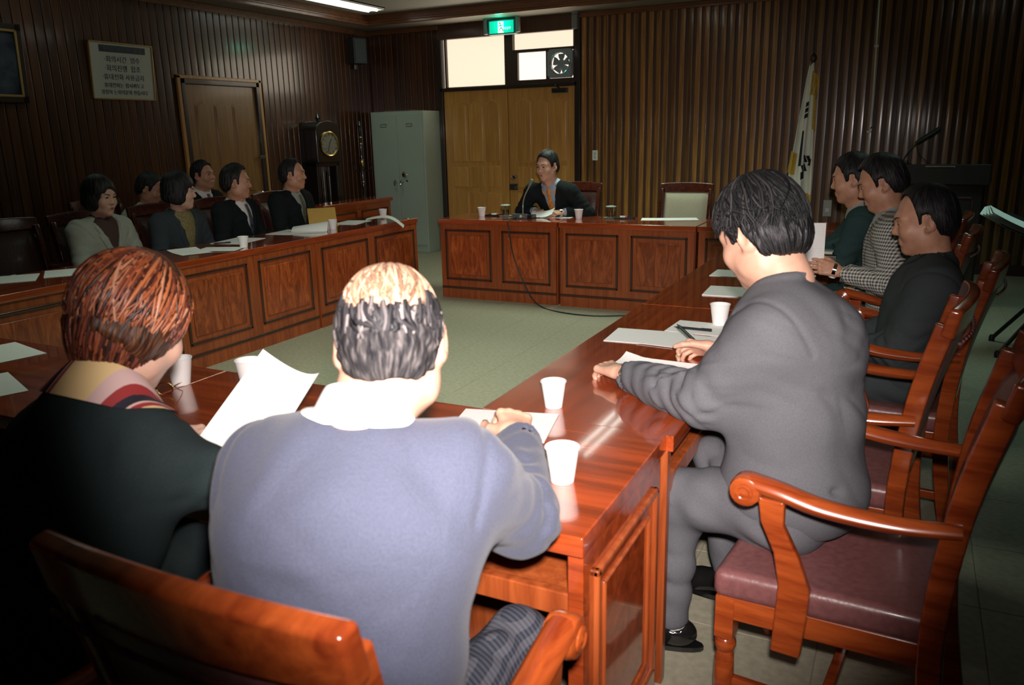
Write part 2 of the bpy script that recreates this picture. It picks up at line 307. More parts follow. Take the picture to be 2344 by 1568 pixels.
# double door and transom
door1 = struct(empty('door_1', (0, YB, 0)))
fr = MB()
for xx in (-5.665, -3.735): fr.box((xx-0.035, -0.035, 0), (xx+0.035, 0.08, 2.71))
fr.box((-5.66, -0.035, 2.065), (-3.74, 0.08, 2.105)); fr.build('door_frame', M_doorf, door1, bevel=0.004)
def arch_poly(x0, x1, z0, z1, rise):
    n = 8; P = [(x0, z0), (x1, z0), (x1, z1-rise)]
    for i in range(1, n): 
        t = i/n; P.append((x1+(x0-x1)*t, z1-rise+rise*(0.5-0.5*math.cos(2*math.pi*t))))
    P.append((x0, z1-rise)); return P
def door_leaf(parent, x0, x1, z1, yf, name='door_leaf', M_door=M_door, rows=((1.17, 1.93, 0.05), (0.84, 1.10, 0), (0.12, 0.76, 0)), margin=0.10):
    lf = B((x0+0.004, yf, 0.01), (x1-0.004, yf+0.04, z1)).build(name, M_door, parent, bevel=0.003)
    pw = (x1-x0-2*margin)/3
    for (za, zb, rise) in rows:
        for k in range(3):
            a, b = x0+margin+k*pw+0.022, x0+margin+(k+1)*pw-0.022
            po = arch_poly(a-0.014, b+0.014, za-0.014, zb+0.014, rise) if rise else [(a-0.014, za-0.014), (b+0.014, za-0.014), (b+0.014, zb+0.014), (a-0.014, zb+0.014)]
            pi_ = arch_poly(a, b, za, zb, rise) if rise else [(a, za), (b, za), (b, zb), (a, zb)]
            rp = MB().prism(po, yf-0.005, yf+0.002).build('panel_moulding', M_door, lf, bevel=0.003, seg=1)
            MB().prism(pi_, yf-0.013, yf).build('raised_panel', M_door, lf, bevel=0.007, seg=1)
    return lf
lfL = door_leaf(door1, -5.628, -4.692, 2.062, 0.0); lfR = door_leaf(door1, -4.688, -3.772, 2.062, 0.0)
RX = Matrix.Rotation(math.radians(90), 3, 'X')
kn = MB().lathe([(0.034, 0), (0.034, 0.008), (0.014, 0.012), (0.014, 0.035), (0.032, 0.045), (0.036, 0.06), (0.028, 0.075), (0.0, 0.08)], 18, (-4.60, -0.004, 0.965), RX).build('door_knob', M_chrome, door1, smooth=True)
B((-4.685, -0.02, 0.805), (-4.565, 0.0, 0.885)).build('rim_lock', plain('dark_steel', (0.10, 0.10, 0.10), 0.35, metal=0.8), door1, bevel=0.006)
MB().lathe([(0.018, 0), (0.018, 0.012), (0, 0.014)], 14, (-4.59, -0.02, 0.845), RX).build('lock_cylinder', M_chrome, door1, smooth=True)
dc = B((-4.06, -0.06, 1.985), (-3.86, 0.0, 2.04)).build('door_closer', M_black, door1, bevel=0.006)
MB().tube([(-3.96, -0.05, 2.04), (-3.96, -0.16, 2.06), (-4.03, -0.02, 2.085)], 0.008, 6).build('closer_arm', M_black, dc)
for z in (0.25, 1.55, 1.9): MB().lathe([(0.009, 0), (0.009, 0.11)], 10, (-3.768, -0.008, z)).build('hinge', MATS['dark_steel'], door1, smooth=True)
# transom window: frosted panes lit from outside
M_pane = plain('frosted_pane', (0.8, 0.78, 0.7), 0.6, emit=(1.0, 0.83, 0.62), es=0.95); M_pane2 = plain('bright_frosted_pane', (0.8, 0.78, 0.7), 0.6, emit=(1.0, 0.90, 0.75), es=1.15)
M_wframe = plain('window_frame_wood', (0.045, 0.022, 0.012), 0.4)
win = struct(empty('window_1', (0, YB, 0)))
f = MB(); f.box((-4.715, -0.02, 2.10), (-4.60, 0.06, 2.71)); f.box((-4.60, -0.02, 2.48), (-3.77, 0.05, 2.515)); f.box((-4.60, -0.02, 2.10), (-3.77, 0.05, 2.155)); f.box((-4.60, -0.02, 2.15), (-4.535, 0.05, 2.49)); f.box((-4.15, -0.02, 2.15), (-4.105, 0.05, 2.49)); f.box((-3.79, -0.02, 2.15), (-3.77, 0.05, 2.70))
f.build('window_frame', M_wframe, win, bevel=0.003)
f = MB(); f.box((-5.60, 0.005, 2.105), (-5.575, 0.05, 2.705)); f.box((-5.575, 0.0, 2.10), (-4.71, 0.05, 2.115)); f.build('sash', M_wframe, win, bevel=0.002)
B((-5.63, 0.05, 2.10), (-4.71, 0.058, 2.705)).build('pane', M_pane, win); B((-4.60, 0.05, 2.51), (-3.78, 0.058, 2.705)).build('pane', M_pane, win); B((-4.54, 0.03, 2.155), (-4.15, 0.038, 2.485)).build('pane', M_pane2, win)
# ventilator fan set in the transom
fan = empty('ventilation_fan', (-3.95, YB, 2.325)); tag(fan, 'square grey ventilation fan set in the window above the double door', 'fan')
M_fan = plain('fan_housing_grey', (0.22, 0.26, 0.27), 0.4)
h = MB(); n = 28; R0 = 0.125
for i in range(n):       # square plate with a round opening
    a0, a1 = 2*math.pi*i/n, 2*math.pi*(i+1)/n
    def sq(a): 
        s = 0.165/max(abs(math.cos(a)), abs(math.sin(a))); return (s*math.cos(a), s*math.sin(a))
    p = [(R0*math.cos(a0), R0*math.sin(a0)), sq(a0), sq(a1), (R0*math.cos(a1), R0*math.sin(a1))]
    h.add([(q[0], -0.055, q[1]) for q in p]+[(q[0], 0.0, q[1]) for q in p], [(0, 1, 2, 3), (1, 5, 6, 2), (0, 3, 7, 4)])
h.build('housing', M_fan, fan)
B((-0.165, 0.02, -0.165), (0.165, 0.03, 0.165)).build('backlit_pane', M_pane2, fan)
hb = MB().lathe([(0.0, 0), (0.045, 0.0), (0.05, 0.02), (0.05, 0.03)], 18, (0, -0.02, 0), Matrix.Rotation(math.radians(-90), 3, 'X')).build('hub', M_fan, fan, smooth=True)
for k in range(5):
    a = 2*math.pi*k/5+0.3; bl = MB(); V = []
    for r_, w_ in ((0.04, 0.60), (0.075, 0.56), (0.10, 0.50), (0.122, 0.40)):
        for s_ in (-1, 1): V.append((r_*math.cos(a+s_*w_), 0.0+s_*0.012, r_*math.sin(a+s_*w_)))
    bl.add(V, [(0, 1, 3, 2), (2, 3, 5, 4), (4, 5, 7, 6)]); bl.build('blade', M_fan, fan)
rg = MB().tube([(R0*math.cos(2*math.pi*i/32), -0.058, R0*math.sin(2*math.pi*i/32)) for i in range(33)], 0.006, 6, caps=False).build('ring', M_chrome, fan, smooth=True)
g = MB().tube([(0.10, -0.06, 0.02), (0.155, -0.06, -0.02), (0.15, -0.06, -0.19)], 0.003, 5).build('pull_cord', M_black, fan)
# left-wall door
door2 = struct(empty('door_2', (XL, (D2A+D2B)/2, 0), math.pi/2))   # local -y faces the room (+X)
hw = (D2B-D2A)/2
door_leaf(door2, -hw, hw, D2Z-0.02, 0.0, rows=((0.95, 1.90, 0.035), (0.12, 0.82, 0)), margin=0.12, M_door=M_door_shaded)
fr = MB(); fr.box((-hw-0.045, -0.035, 0), (-hw+0.005, 0.06, D2Z+0.03)); fr.box((hw-0.005, -0.035, 0), (hw+0.045, 0.06, D2Z+0.03)); fr.box((-hw-0.045, -0.035, D2Z-0.02), (hw+0.045, 0.06, D2Z+0.03)); fr.build('door_frame', M_doorf, door2, bevel=0.004)
ar = MB(); ar.box((-hw-0.085, -0.03, 0), (-hw-0.045, 0.0, D2Z+0.06)); ar.box((hw+0.045, -0.03, 0), (hw+0.085, 0.0, D2Z+0.06)); ar.box((-hw-0.085, -0.03, D2Z+0.03), (hw+0.085, 0.0, D2Z+0.065)); ar.build('architrave', M_door, door2, bevel=0.004)
MB().lathe([(0.034, 0), (0.034, 0.008), (0.014, 0.012), (0.014, 0.035), (0.032, 0.045), (0.034, 0.06), (0, 0.075)], 16, (hw-0.09, 0, 0.90), RX).build('door_knob', M_chrome, door2, smooth=True)
B((hw-0.06, -0.05, 1.29), (hw+0.03, -0.03, 1.33)).build('door_latch', MATS['dark_steel'], door2, bevel=0.004)

# ceiling fixtures
def fixture(x, y, label, on=True):
    t = empty('ceiling_light', (x, y, ZT+0.02)); tag(t, label, 'light', 'fluorescent ceiling fixtures')
    MB().box((-0.15, -0.64, -0.012), (0.15, 0.64, 0.0)).box((-0.15, -0.64, -0.03), (-0.14, 0.64, 0)).box((0.14, -0.64, -0.03), (0.15, 0.64, 0)).box((-0.15, -0.64, -0.03), (0.15, -0.63, 0)).box((-0.15, 0.63, -0.03), (0.15, 0.64, 0)).build('housing', M_white, t)
    for dx in (-0.06, 0.06): MB().lathe([(0.016, -0.6), (0.016, 0.6)], 10, (dx, 0, -0.028), RX).build('tube', plain('lit_tube', (1, 1, 1), 0.4, emit=(0.95, 1.0, 0.92), es=4.0), t, smooth=True)
for i, (lx, ly) in enumerate(((-5.97, 7.85), (-2.62, 7.25), (-2.62, 3.6), (0.7, 6.3), (-5.97, 4.2))):
    fixture(lx, ly, ['lit fluorescent ceiling fixture in the raised ceiling near the back left corner', 'fluorescent ceiling fixture over the speaker\'s table', 'fluorescent ceiling fixture over the open floor between the tables', 'fluorescent ceiling fixture over the flag side of the room', 'fluorescent ceiling fixture over the seated row by the left wall'][i])

# exit sign hung under the soffit
ex = empty('exit_sign', (-4.665, 9.27, 2.775)); tag(ex, 'green lit emergency exit sign with running figure above the double door', 'sign')
B((-0.185, 0.0, -0.085), (0.185, 0.09, 0.085)).build('sign_box', plain('sign_box_green', (0.02, 0.12, 0.09), 0.4), ex, bevel=0.006)
B((-0.165, -0.004, -0.07), (0.165, 0.001, 0.07)).build('lit_face', plain('exit_green', (0.0, 0.35, 0.25), 0.4, emit=(0.0, 0.55, 0.36), es=1.0), ex)
M_pict = plain('lit_white', (0.9, 0.9, 0.8), 0.4, emit=(1.0, 0.95, 0.72), es=1.0)
B((-0.045, -0.007, -0.068), (0.03, -0.0035, 0.062)).build('doorway_symbol', M_pict, ex)
rm = MB(); M_dg = plain('sign_dark_green', (0.0, 0.10, 0.07), 0.5)
rm.lathe([(0.011, 0), (0.011, 0.002), (0, 0.002)], 10, (-0.015, -0.0075, 0.043), RX)
for pts in ([(-0.012, 0.026), (0.0, -0.008)], [(0.0, -0.008), (-0.022, -0.03), (-0.016, -0.055)], [(0.0, -0.008), (0.018, -0.028), (0.028, -0.05)], [(-0.012, 0.024), (-0.034, 0.008), (-0.03, -0.008)], [(-0.012, 0.024), (0.012, 0.014), (0.022, 0.024)]):
    rm.tube([(p[0], -0.0085, p[1]) for p in pts], 0.0055, 6)
rm.build('running_figure', M_dg, ex)
text('lettering', '비상구', 0.034, M_pict, ex, (0.085, -0.006, -0.022), (math.pi/2, 0, 0))
for sx in (-0.23, 0.21): B((sx-0.02, 0.0, -0.07), (sx+0.02, 0.06, 0.11)).build('side_bracket', plain('bracket_grey', (0.16, 0.16, 0.15), 0.5), ex, bevel=0.004)
l = light('exit_sign_light', 'POINT', (-4.665, 9.2, 2.80), 1.2, (0.0, 1.0, 0.62), shadow_soft_size=0.05)
# small camera-like bracket in the corner of the soffit
dome = empty('ceiling_bracket', (-3.735, 9.36, ZS)); tag(dome, 'small grey bracket box under the soffit above the door jamb', 'bracket')
B((-0.035, -0.035, -0.19), (0.035, 0.035, -0.03)).build('box', MATS['bracket_grey'], dome, bevel=0.008); MB().lathe([(0.03, -0.03), (0.045, -0.015), (0.045, 0.0)], 14).build('mount', MATS['bracket_grey'], dome, smooth=True)

# switch, socket, conduit
sw = empty('light_switch', (-3.505, YB-0.014, 1.235)); tag(sw, 'white double light switch on the slatted wall beside the door', 'switch')
B((-0.035, -0.01, -0.06), (0.035, 0, 0.06)).build('plate', M_white, sw, bevel=0.004)
for z in (-0.022, 0.022): B((-0.012, -0.016, z-0.017), (0.012, -0.009, z+0.017)).build('rocker', plain('grey_plastic', (0.4, 0.42, 0.38), 0.4), sw, bevel=0.002)
so = empty('wall_socket', (-0.80, YB-0.014, 0.66)); tag(so, 'pale rectangular socket box low on the slatted wall beside the flag', 'socket')
B((-0.045, -0.03, -0.10), (0.045, 0, 0.08)).build('box', MATS['grey_plastic'], so, bevel=0.006); B((-0.02, -0.034, -0.05), (0.02, -0.03, -0.01)).build('outlet', M_white, so, bevel=0.002)
cn = empty('cable_conduit', (-0.45, YB-0.02, 0)); tag(cn, 'thin pale vertical cable conduit running up the dark slatted wall', 'conduit')
MB().tube([(0.0, 0, 0.1), (0.0, 0, 1.42), (0.018, 0, 1.5), (-0.012, 0, ZS-0.06)], 0.008, 8).build('conduit', plain('pale_conduit', (0.75, 0.92, 0.88), 0.3), cn, smooth=True)
for z in (0.6, 1.45, 2.3): B((-0.02, -0.012, z-0.012), (0.02, 0.004, z+0.012)).build('clip', M_white, cn, bevel=0.002)

# poster and picture on the left wall
po = empty('framed_notice', (XL+0.02, 5.48, 2.155), math.pi/2); po.rotation_euler = (math.radians(4), 0, math.pi/2); tag(po, 'framed white notice of meeting rules with a dark title band on the left wall', 'notice')
PW, PH = 0.345, 0.255
B((-PW+0.012, -0.012, -PH+0.012), (PW-0.012, 0.0, PH-0.012)).build('sheet', plain('notice_sheet', (0.50, 0.56, 0.52), 0.35), po)
fm = MB(); fm.box((-PW, -0.02, -PH), (-PW+0.014, 0.004, PH)); fm.box((PW-0.014, -0.02, -PH), (PW, 0.004, PH)); fm.box((-PW, -0.02, PH-0.014), (PW, 0.004, PH)); fm.box((-PW, -0.02, -PH), (PW, 0.004, -PH+0.014)); fm.build('frame', plain('gilt_frame', (0.42, 0.28, 0.10), 0.35, metal=0.6), po, bevel=0.003)
B((-0.24, -0.0135, 0.165), (0.26, -0.011, 0.225)).build('title_band', plain('navy_print', (0.012, 0.025, 0.06), 0.5), po)
M_ink = plain('blue_ink', (0.015, 0.05, 0.13), 0.6); M_ink2 = plain('black_ink', (0.012, 0.02, 0.022), 0.6); M_ink3 = plain('pale_ink', (0.10, 0.18, 0.2), 0.6)
rx = (math.pi/2, 0, 0)
text('title', '회의장에서 지켜야 할 일', 0.042, M_ink3, po, (0.01, -0.0145, 0.195), rx)
for z, t_, sz, mt in ((0.10, '·회의시간  엄수', 0.062, M_ink), (0.022, '·회의진행  협조', 0.062, M_ink), (-0.055, '·휴대전화 사용금지', 0.058, M_ink), (-0.128, '휴대전화는 잠시꺼두고', 0.046, M_ink2), (-0.19, '경청하 는회의문화 만듭시다', 0.044, M_ink2)):
    text('line', t_, sz, mt, po, (0.0, -0.0135, z), rx)
pic = empty('framed_picture', (XL+0.03, 4.17, 2.16), math.pi/2); pic.rotation_euler = (math.radians(3), 0, math.pi/2); tag(pic, 'dark framed picture with a gilt inner edge at the far left of the wall', 'picture')
fm = MB()
for a, b in (((-0.34, -0.31), (-0.28, 0.31)), ((0.28, -0.31), (0.34, 0.31)), ((-0.34, 0.25), (0.34, 0.31)), ((-0.34, -0.31), (0.34, -0.25))): fm.box((a[0], -0.035, a[1]), (b[0], 0.004, b[1]))
fm.build('frame', M_doorf, pic, bevel=0.006)
fm = MB()
for a, b in (((-0.295, -0.265), (-0.275, 0.265)), ((0.275, -0.265), (0.295, 0.265)), ((-0.295, 0.245), (0.295, 0.265)), ((-0.295, -0.265), (0.295, -0.245))): fm.box((a[0], -0.041, a[1]), (b[0], -0.03, b[1]))
fm.build('gilt_edge', MATS['gilt_frame'], pic, bevel=0.003)
B((-0.29, -0.02, -0.26), (0.29, 0.0, 0.26)).build('picture_sheet', plain('dim_picture', (0.05, 0.06, 0.08), 0.15, noise=0.7, nscale=5), pic)

# wall loudspeaker in the corner
ls = empty('wall_loudspeaker', (XL+0.03, 9.06, 2.60), math.pi/2-0.35); tag(ls, 'small dark loudspeaker box mounted high in the back left corner', 'loudspeaker')
MB().prism([(-0.10, -0.16), (0.10, -0.16), (0.10, 0.16), (-0.10, 0.16)], -0.17, 0.0).build('cabinet', plain('speaker_box', (0.03, 0.035, 0.035), 0.5), ls, bevel=0.01)
B((-0.085, -0.178, -0.145), (0.085, -0.168, 0.145)).build('grille_cloth', plain('speaker_cloth', (0.06, 0.075, 0.078), 0.8, bump=0.4, nscale=300), ls, bevel=0.004)
B((-0.02, -0.03, -0.22), (0.02, 0.0, -0.15)).build('wall_bracket', M_black, ls)

# ------------------------------------------------------------------ conference tables
def conference_table(L, D, label, loc, rz, ends=False, group='wood panelled conference tables', top_over=0.012, shelf=True):
    """front (panelled) side faces local -y"""
    t = empty('conference_table', loc, rz); tag(t, label, 'table', group); h = L/2; d = D/2; Z = 0.75
    B((-h+0.001, -d-top_over, Z-0.045), (h-0.001, d, Z)).build('table_top', M_top, t, bevel=0.004)
    B((-h+0.012, -d, 0.0), (h-0.012, -d+0.025, Z-0.045)).build('front_board', M_board, t)
    n = 2; pw = (L-0.024)/n
    for k in range(n):
        x0, x1 = -h+0.012+k*pw+0.055, -h+0.012+(k+1)*pw-0.055; z0, z1 = 0.175, 0.655
        fm = MB(); wd = 0.02
        fm.box((x0, -d-0.010, z0), (x0+wd, -d, z1)); fm.box((x1-wd, -d-0.010, z0), (x1, -d, z1)); fm.box((x0, -d-0.010, z0), (x1, -d, z0+wd)); fm.box((x0, -d-0.010, z1-wd), (x1, -d, z1))
        fm.build('panel_moulding', M_mould, t, bevel=0.006)
        B((x0+0.055, -d-0.009, z0+0.055), (x1-0.055, -d, z1-0.055)).build('raised_panel', M_panel, t, bevel=0.008, seg=2)
    B((-h+0.012, -d-0.008, 0.09), (h-0.012, -d, 0.112)).build('plinth_moulding', M_mould, t, bevel=0.004)
    for s in (-1, 1):
        xa, xb = (h-0.04, h-0.006) if s > 0 else (-h+0.006, -h+0.04)
        sp = B((xa, -d+0.025, 0.0), (xb, d-0.015, Z-0.045)).build('side_panel', M_top if ends and s == -1 else M_board, t, bevel=0.003)
        if ends and s == -1:
            for (y0, y1, z0, z1, w_, o_) in ((-d+0.07, d-0.075, 0.10, 0.64, 0.018, 0.012), (-d+0.125, d-0.13, 0.155, 0.585, 0.010, 0.007)):
                fm = MB(); fm.box((xa-o_, y0, z0), (xa+0.004, y0+w_, z1)); fm.box((xa-o_, y1-w_, z0), (xa+0.004, y1, z1)); fm.box((xa-o_, y0, z0), (xa+0.004, y1, z0+w_)); fm.box((xa-o_, y0, z1-w_), (xa+0.004, y1, z1))
                fm.build('panel_moulding', M_board, sp, bevel=0.005)
    if shelf:
        B((-h+0.04, -d+0.10, 0.56), (h-0.04, d-0.05, 0.585)).build('shelf', M_board, t, bevel=0.003)
        B((-h+0.04, d-0.055, 0.545), (h-0.04, d-0.03, 0.60)).build('shelf_lip', M_board, t, bevel=0.004)
    return t
D = 0.575
conference_table(1.215, D, 'panelled table in front of the seated speaker with the microphone', (-3.375, 6.5+D/2, 0), 0)
conference_table(1.215, D, 'panelled table in front of the empty cream chair, beside the speaker\'s table', (-2.145, 6.5+D/2, 0), 0)
conference_table(1.215, D, 'panelled table mostly hidden behind the grey-suited man\'s head at the back', (-0.92, 6.5+D/2, 0), 0)
LX = -4.235
conference_table(1.50, D, 'panelled table carrying the yellow folder, nearest the steel cabinet', (LX-D/2, 5.755, 0), math.pi/2)
conference_table(1.40, D, 'panelled table in front of the woman in the dark grey jacket', (LX-D/2, 4.303, 0), math.pi/2)
conference_table(1.40, D, 'dark panelled table with two papers at the far left, beside the red-haired woman', (LX-D/2, 2.90, 0), math.pi/2)
conference_table(1.40, D, 'dim panelled table in the near left corner, mostly out of the picture', (LX-D/2, 1.498, 0), math.pi/2)
conference_table(1.53, 0.586, 'glossy table with the raised end panel, in front of the balding man', (-0.505-0.765, 1.304+0.293, 0), math.pi, ends=True)
conference_table(1.53, 0.586, 'glossy table in front of the red-haired woman', (-0.505-1.53-0.765, 1.304+0.293, 0), math.pi)
conference_table(1.545, 0.55, 'glossy table under the grey-suited man\'s arms', (-1.043+0.275+0.006, 1.895+0.7725, 0), -math.pi/2)
conference_table(1.50, 0.55, 'dark table run in front of the three men on the far right', (-1.043+0.275+0.006, 3.445+0.75, 0), -math.pi/2)
conference_table(1.50, 0.55, 'last dark table of the right-hand run, against the back table', (-1.043+0.275+0.006, 4.95+0.75, 0), -math.pi/2)

# ------------------------------------------------------------------ armchairs
def armchair(label, loc, rz, back_mat=None, seat_mat=None, M_chair=M_chair, group='wooden armchairs with leather upholstery'):
    t = empty('armchair', loc, rz); tag(t, label, 'chair', group); bmat = back_mat or M_leather; smat = seat_mat or M_leather
    # seat
    st = MB(); st.prism([(-0.225, -0.235), (0.225, -0.235), (0.262, 0.25), (-0.262, 0.25)], 0.385, 0.462, 'z'); st.build('seat', smat, t, bevel=0.024, seg=3)
    sf = MB(); sf.prism([(-0.215, -0.235), (0.215, -0.235), (0.248, 0.235), (-0.248, 0.235)], 0.325, 0.388, 'z'); sf.build('seat_frame', M_chair, t, bevel=0.004)
    for s in (-1, 1):
        fl_ = MB(); fl_.box((s*0.225-0.024, 0.196, 0.27), (s*0.225+0.024, 0.242, 0.385))
        fl_.lathe([(0.014, 0), (0.018, 0.012), (0.021, 0.02), (0.017, 0.035), (0.024, 0.06), (0.026, 0.15), (0.023, 0.215), (0.019, 0.225), (0.027, 0.238), (0.027, 0.252), (0.02, 0.262), (0.024, 0.275)], 14, (s*0.225, 0.219, 0)); fl_.build('leg', M_chair, t, smooth=True)
        # rear stile, raked: leg below, post above
        MB().tube(bez([(s*0.212, -0.285, 0.0), (s*0.217, -0.245, 0.25), (s*0.222, -0.235, 0.46), (s*0.226, -0.262, 0.74), (s*0.228, -0.315, 0.975)], 5), 0.021, 4, flat=(0.85, 1.25), up=(0, 1, 0)).build('rear_leg', M_chair, t, bevel=0.005, seg=1)
        # arm
        pts = bez([(s*0.243, -0.265, 0.690), (s*0.262, -0.14, 0.683), (s*0.272, 0.0, 0.690), (s*0.276, 0.10, 0.712), (s*0.276, 0.165, 0.722)], 6)
        rr = [0.019+0.006*min(1, i/14) for i in range(len(pts))]
        am = MB().tube(pts, rr, 12, flat=(1.15, 0.86), up=(0, 0, 1)).build('armrest', M_chair, t, smooth=True)
        sc = MB().lathe([(0, -0.03), (0.026, -0.03), (0.034, -0.026), (0.038, -0.015), (0.038, 0.015), (0.034, 0.026), (0.026, 0.03), (0, 0.03)], 20, (s*0.276, 0.172, 0.702), Matrix.Rotation(math.pi/2, 3, 'Y')); sc.build('scroll', M_chair, am, smooth=True)
        for so_ in (-1, 1):
            MB().lathe([(0.022, 0.0), (0.022, 0.003), (0.015, 0.005), (0.012, 0.003), (0.007, 0.004), (0, 0.006)], 16, (s*0.276+so_*0.0295, 0.172, 0.702), Matrix.Rotation(so_*math.pi/2, 3, 'Y')).build('rosette', M_chair, am, smooth=True)
        # curved arm post outside the seat
        sec = [(0.115, 0.690, 0.030), (0.11, 0.63, 0.026), (0.075, 0.56, 0.028), (0.052, 0.48, 0.036), (0.055, 0.40, 0.036), (0.062, 0.30, 0.034)]
        ps = MB(); V = []
        for (yy, zz, hw_) in sec:
            xi = s*(0.258+0.004*(zz-0.3)/0.4); V += [(xi, yy-hw_, zz), (xi+s*0.026, yy-hw_, zz), (xi+s*0.026, yy+hw_, zz), (xi, yy+hw_, zz)]
        F = [(i*4+j, i*4+(j+1) % 4, (i+1)*4+(j+1) % 4, (i+1)*4+j) for i in range(len(sec)-1) for j in range(4)]+[(0, 1, 2, 3), (23, 22, 21, 20)]
        ps.add(V, F); ps.build('arm_post', M_chair, t, bevel=0.006, seg=2)
        MB().tube([(s*0.222, 0.205, 0.135), (s*0.214, -0.255, 0.135)], 0.014, 4, flat=(0.8, 1.2)).build('side_stretcher', M_chair, t, bevel=0.003, seg=1)
    MB().tube([(-0.215, -0.02, 0.14), (0.215, -0.02, 0.14)], 0.013, 4).build('cross_stretcher', M_chair, t, bevel=0.003, seg=1)
    # crest rail, bowed to the rear and slightly arched
    V = []; n = 12
    for i in range(n+1):
        u = i/n*2-1; x = u*0.252; yb = -0.330-0.028*(1-u*u); zt = 1.026+0.012*(1-u*u)
        V += [(x, yb+0.030, 0.945), (x, yb-0.005, 0.935), (x, yb-0.022, zt-0.006), (x, yb+0.012, zt)]
    F = [(i*4+j, i*4+(j+1) % 4, (i+1)*4+(j+1) % 4, (i+1)*4+j) for i in range(n) for j in range(4)]+[(0, 1, 2, 3), (n*4+3, n*4+2, n*4+1, n*4)]
    MB().add(V, F).build('crest_rail', M_chair, t, bevel=0.010, seg=3)
    MB().tube([(-0.21, -0.250, 0.535), (0.21, -0.250, 0.535)], 0.02, 4, flat=(0.8, 1.0)).build('back_rail', M_chair, t, bevel=0.004, seg=1)
    # upholstered back
    def bk(off, puff):
        def fn(u, v):
            x = (u*2-1)*0.207; z = 0.525+v*0.42; y0 = -0.247-0.075*v**1.6-0.022*(1-(u*2-1)**2)*v
            e = min(1, 6*min(u, 1-u), 6*min(v, 1-v)); return (x, y0+off+puff*math.sqrt(max(e, 0)), z)
        return fn
    bm_ = MB().grid(bk(0.0, 0.030), 12, 12); bm_.grid(bk(-0.006, -0.014), 12, 12); bm_.build('backrest', bmat, t, smooth=True)
    pp = MB()
    for k in range(13):
        u = k/12*2-1; pp.tube([(u*0.207-0.016, -0.352-0.02*(1-u*u), 0.925), (u*0.207+0.016, -0.352-0.02*(1-u*u), 0.925)], 0.0045, 6)
    pp.build('gimp_edging', bmat, t, smooth=True)
    return t
A0 = armchair('red-brown armchair in the near foreground, behind the balding man', (-0.725, 0.90, 0), 0)
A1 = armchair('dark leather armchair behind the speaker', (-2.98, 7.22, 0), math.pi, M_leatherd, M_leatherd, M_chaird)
def chair_copy(label, loc, rz, src=None):
    c = copy_tree(src or A0); c.location = loc; c.rotation_euler = (0, 0, rz); c['label'] = label; return c
H = math.pi/2
chair_copy('maroon leather armchair under the grey-suited man, nearest on the right', (-0.075, 2.02, 0), H-0.11)
chair_copy('empty maroon armchair with a sheet of paper on its seat', (-0.165, 2.70, 0), H-0.11)
chair_copy('armchair under the man in the black jacket with combed-over hair', (-0.02, 3.46, 0), H-0.11)
chair_copy('armchair under the man in the checked jacket', (-0.05, 4.42, 0), H-0.11)
chair_copy('armchair under the man in the dark green suit by the flag', (-0.05, 5.12, 0), H-0.11)
chair_copy('armchair under the red-haired woman, out of sight below the frame', (-1.37, 0.80, 0), 0)
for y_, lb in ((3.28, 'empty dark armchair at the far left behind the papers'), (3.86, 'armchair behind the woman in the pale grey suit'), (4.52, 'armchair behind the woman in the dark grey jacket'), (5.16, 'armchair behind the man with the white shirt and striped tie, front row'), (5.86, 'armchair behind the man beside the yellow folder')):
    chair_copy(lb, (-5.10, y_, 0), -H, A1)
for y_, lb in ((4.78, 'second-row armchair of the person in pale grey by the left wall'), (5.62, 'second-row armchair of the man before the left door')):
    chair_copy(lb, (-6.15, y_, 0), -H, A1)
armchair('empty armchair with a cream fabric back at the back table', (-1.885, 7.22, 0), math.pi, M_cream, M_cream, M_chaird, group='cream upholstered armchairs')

# ------------------------------------------------------------------ steel cabinet
cab = empty('steel_cabinet', (-6.10, 9.225, 0)); tag(cab, 'tall grey-green steel cabinet with two doors in the back left corner', 'cabinet')
B((-0.41, -0.205, 0.0), (0.41, 0.205, 1.825)).build('body', M_steelg, cab, bevel=0.006)
for s in (-1, 1):
    d_ = B((min(0.002*s, 0.385*s), -0.222, 0.10), (max(0.002*s, 0.385*s), -0.203, 1.79)).build('door', M_steelg, cab, bevel=0.004)
    hd = MB().lathe([(0.022, 0), (0.022, 0.006), (0.012, 0.01), (0.012, 0.03), (0.016, 0.034), (0, 0.04)], 14, (s*0.05, -0.222, 0.93), RX); hd.tube(bez([(s*0.05, -0.252, 0.935), (s*0.05, -0.262, 0.90), (s*0.045, -0.255, 0.855)], 5), [0.014]*6+[0.010]*5, 8); hd.build('handle', M_chrome, d_, smooth=True)
    cx_ = s*0.20; fm = MB(); fm.box((cx_-0.045, -0.227, 1.63), (cx_+0.045, -0.221, 1.636)).box((cx_-0.045, -0.227, 1.665), (cx_+0.045, -0.221, 1.671)).box((cx_-0.045, -0.227, 1.63), (cx_-0.039, -0.221, 1.671)).box((cx_+0.039, -0.227, 1.63), (cx_+0.045, -0.221, 1.671)); fm.build('label_holder', plain('label_steel', (0.3, 0.33, 0.3), 0.3, metal=0.8), d_)
    if s > 0:
        MB().lathe([(0.040, 0), (0.040, 0.008), (0.03, 0.014), (0.028, 0.03), (0.02, 0.034), (0, 0.034)], 20, (0.095, -0.222, 1.02), RX).build('combination_dial', M_chrome, d_, smooth=True)
        MB().lathe([(0.012, 0), (0.012, 0.006), (0, 0.007)], 10, (0.125, -0.222, 0.94), RX).build('keyhole', M_black, d_)
ct = B((-6.36, 9.12, 1.8265), (-5.92, 9.38, 1.842)).build('flat_box', plain('dull_card', (0.13, 0.10, 0.065), 0.8), bevel=0.002); tag(ct, 'flat brown cardboard box lying on top of the steel cabinet', 'box')

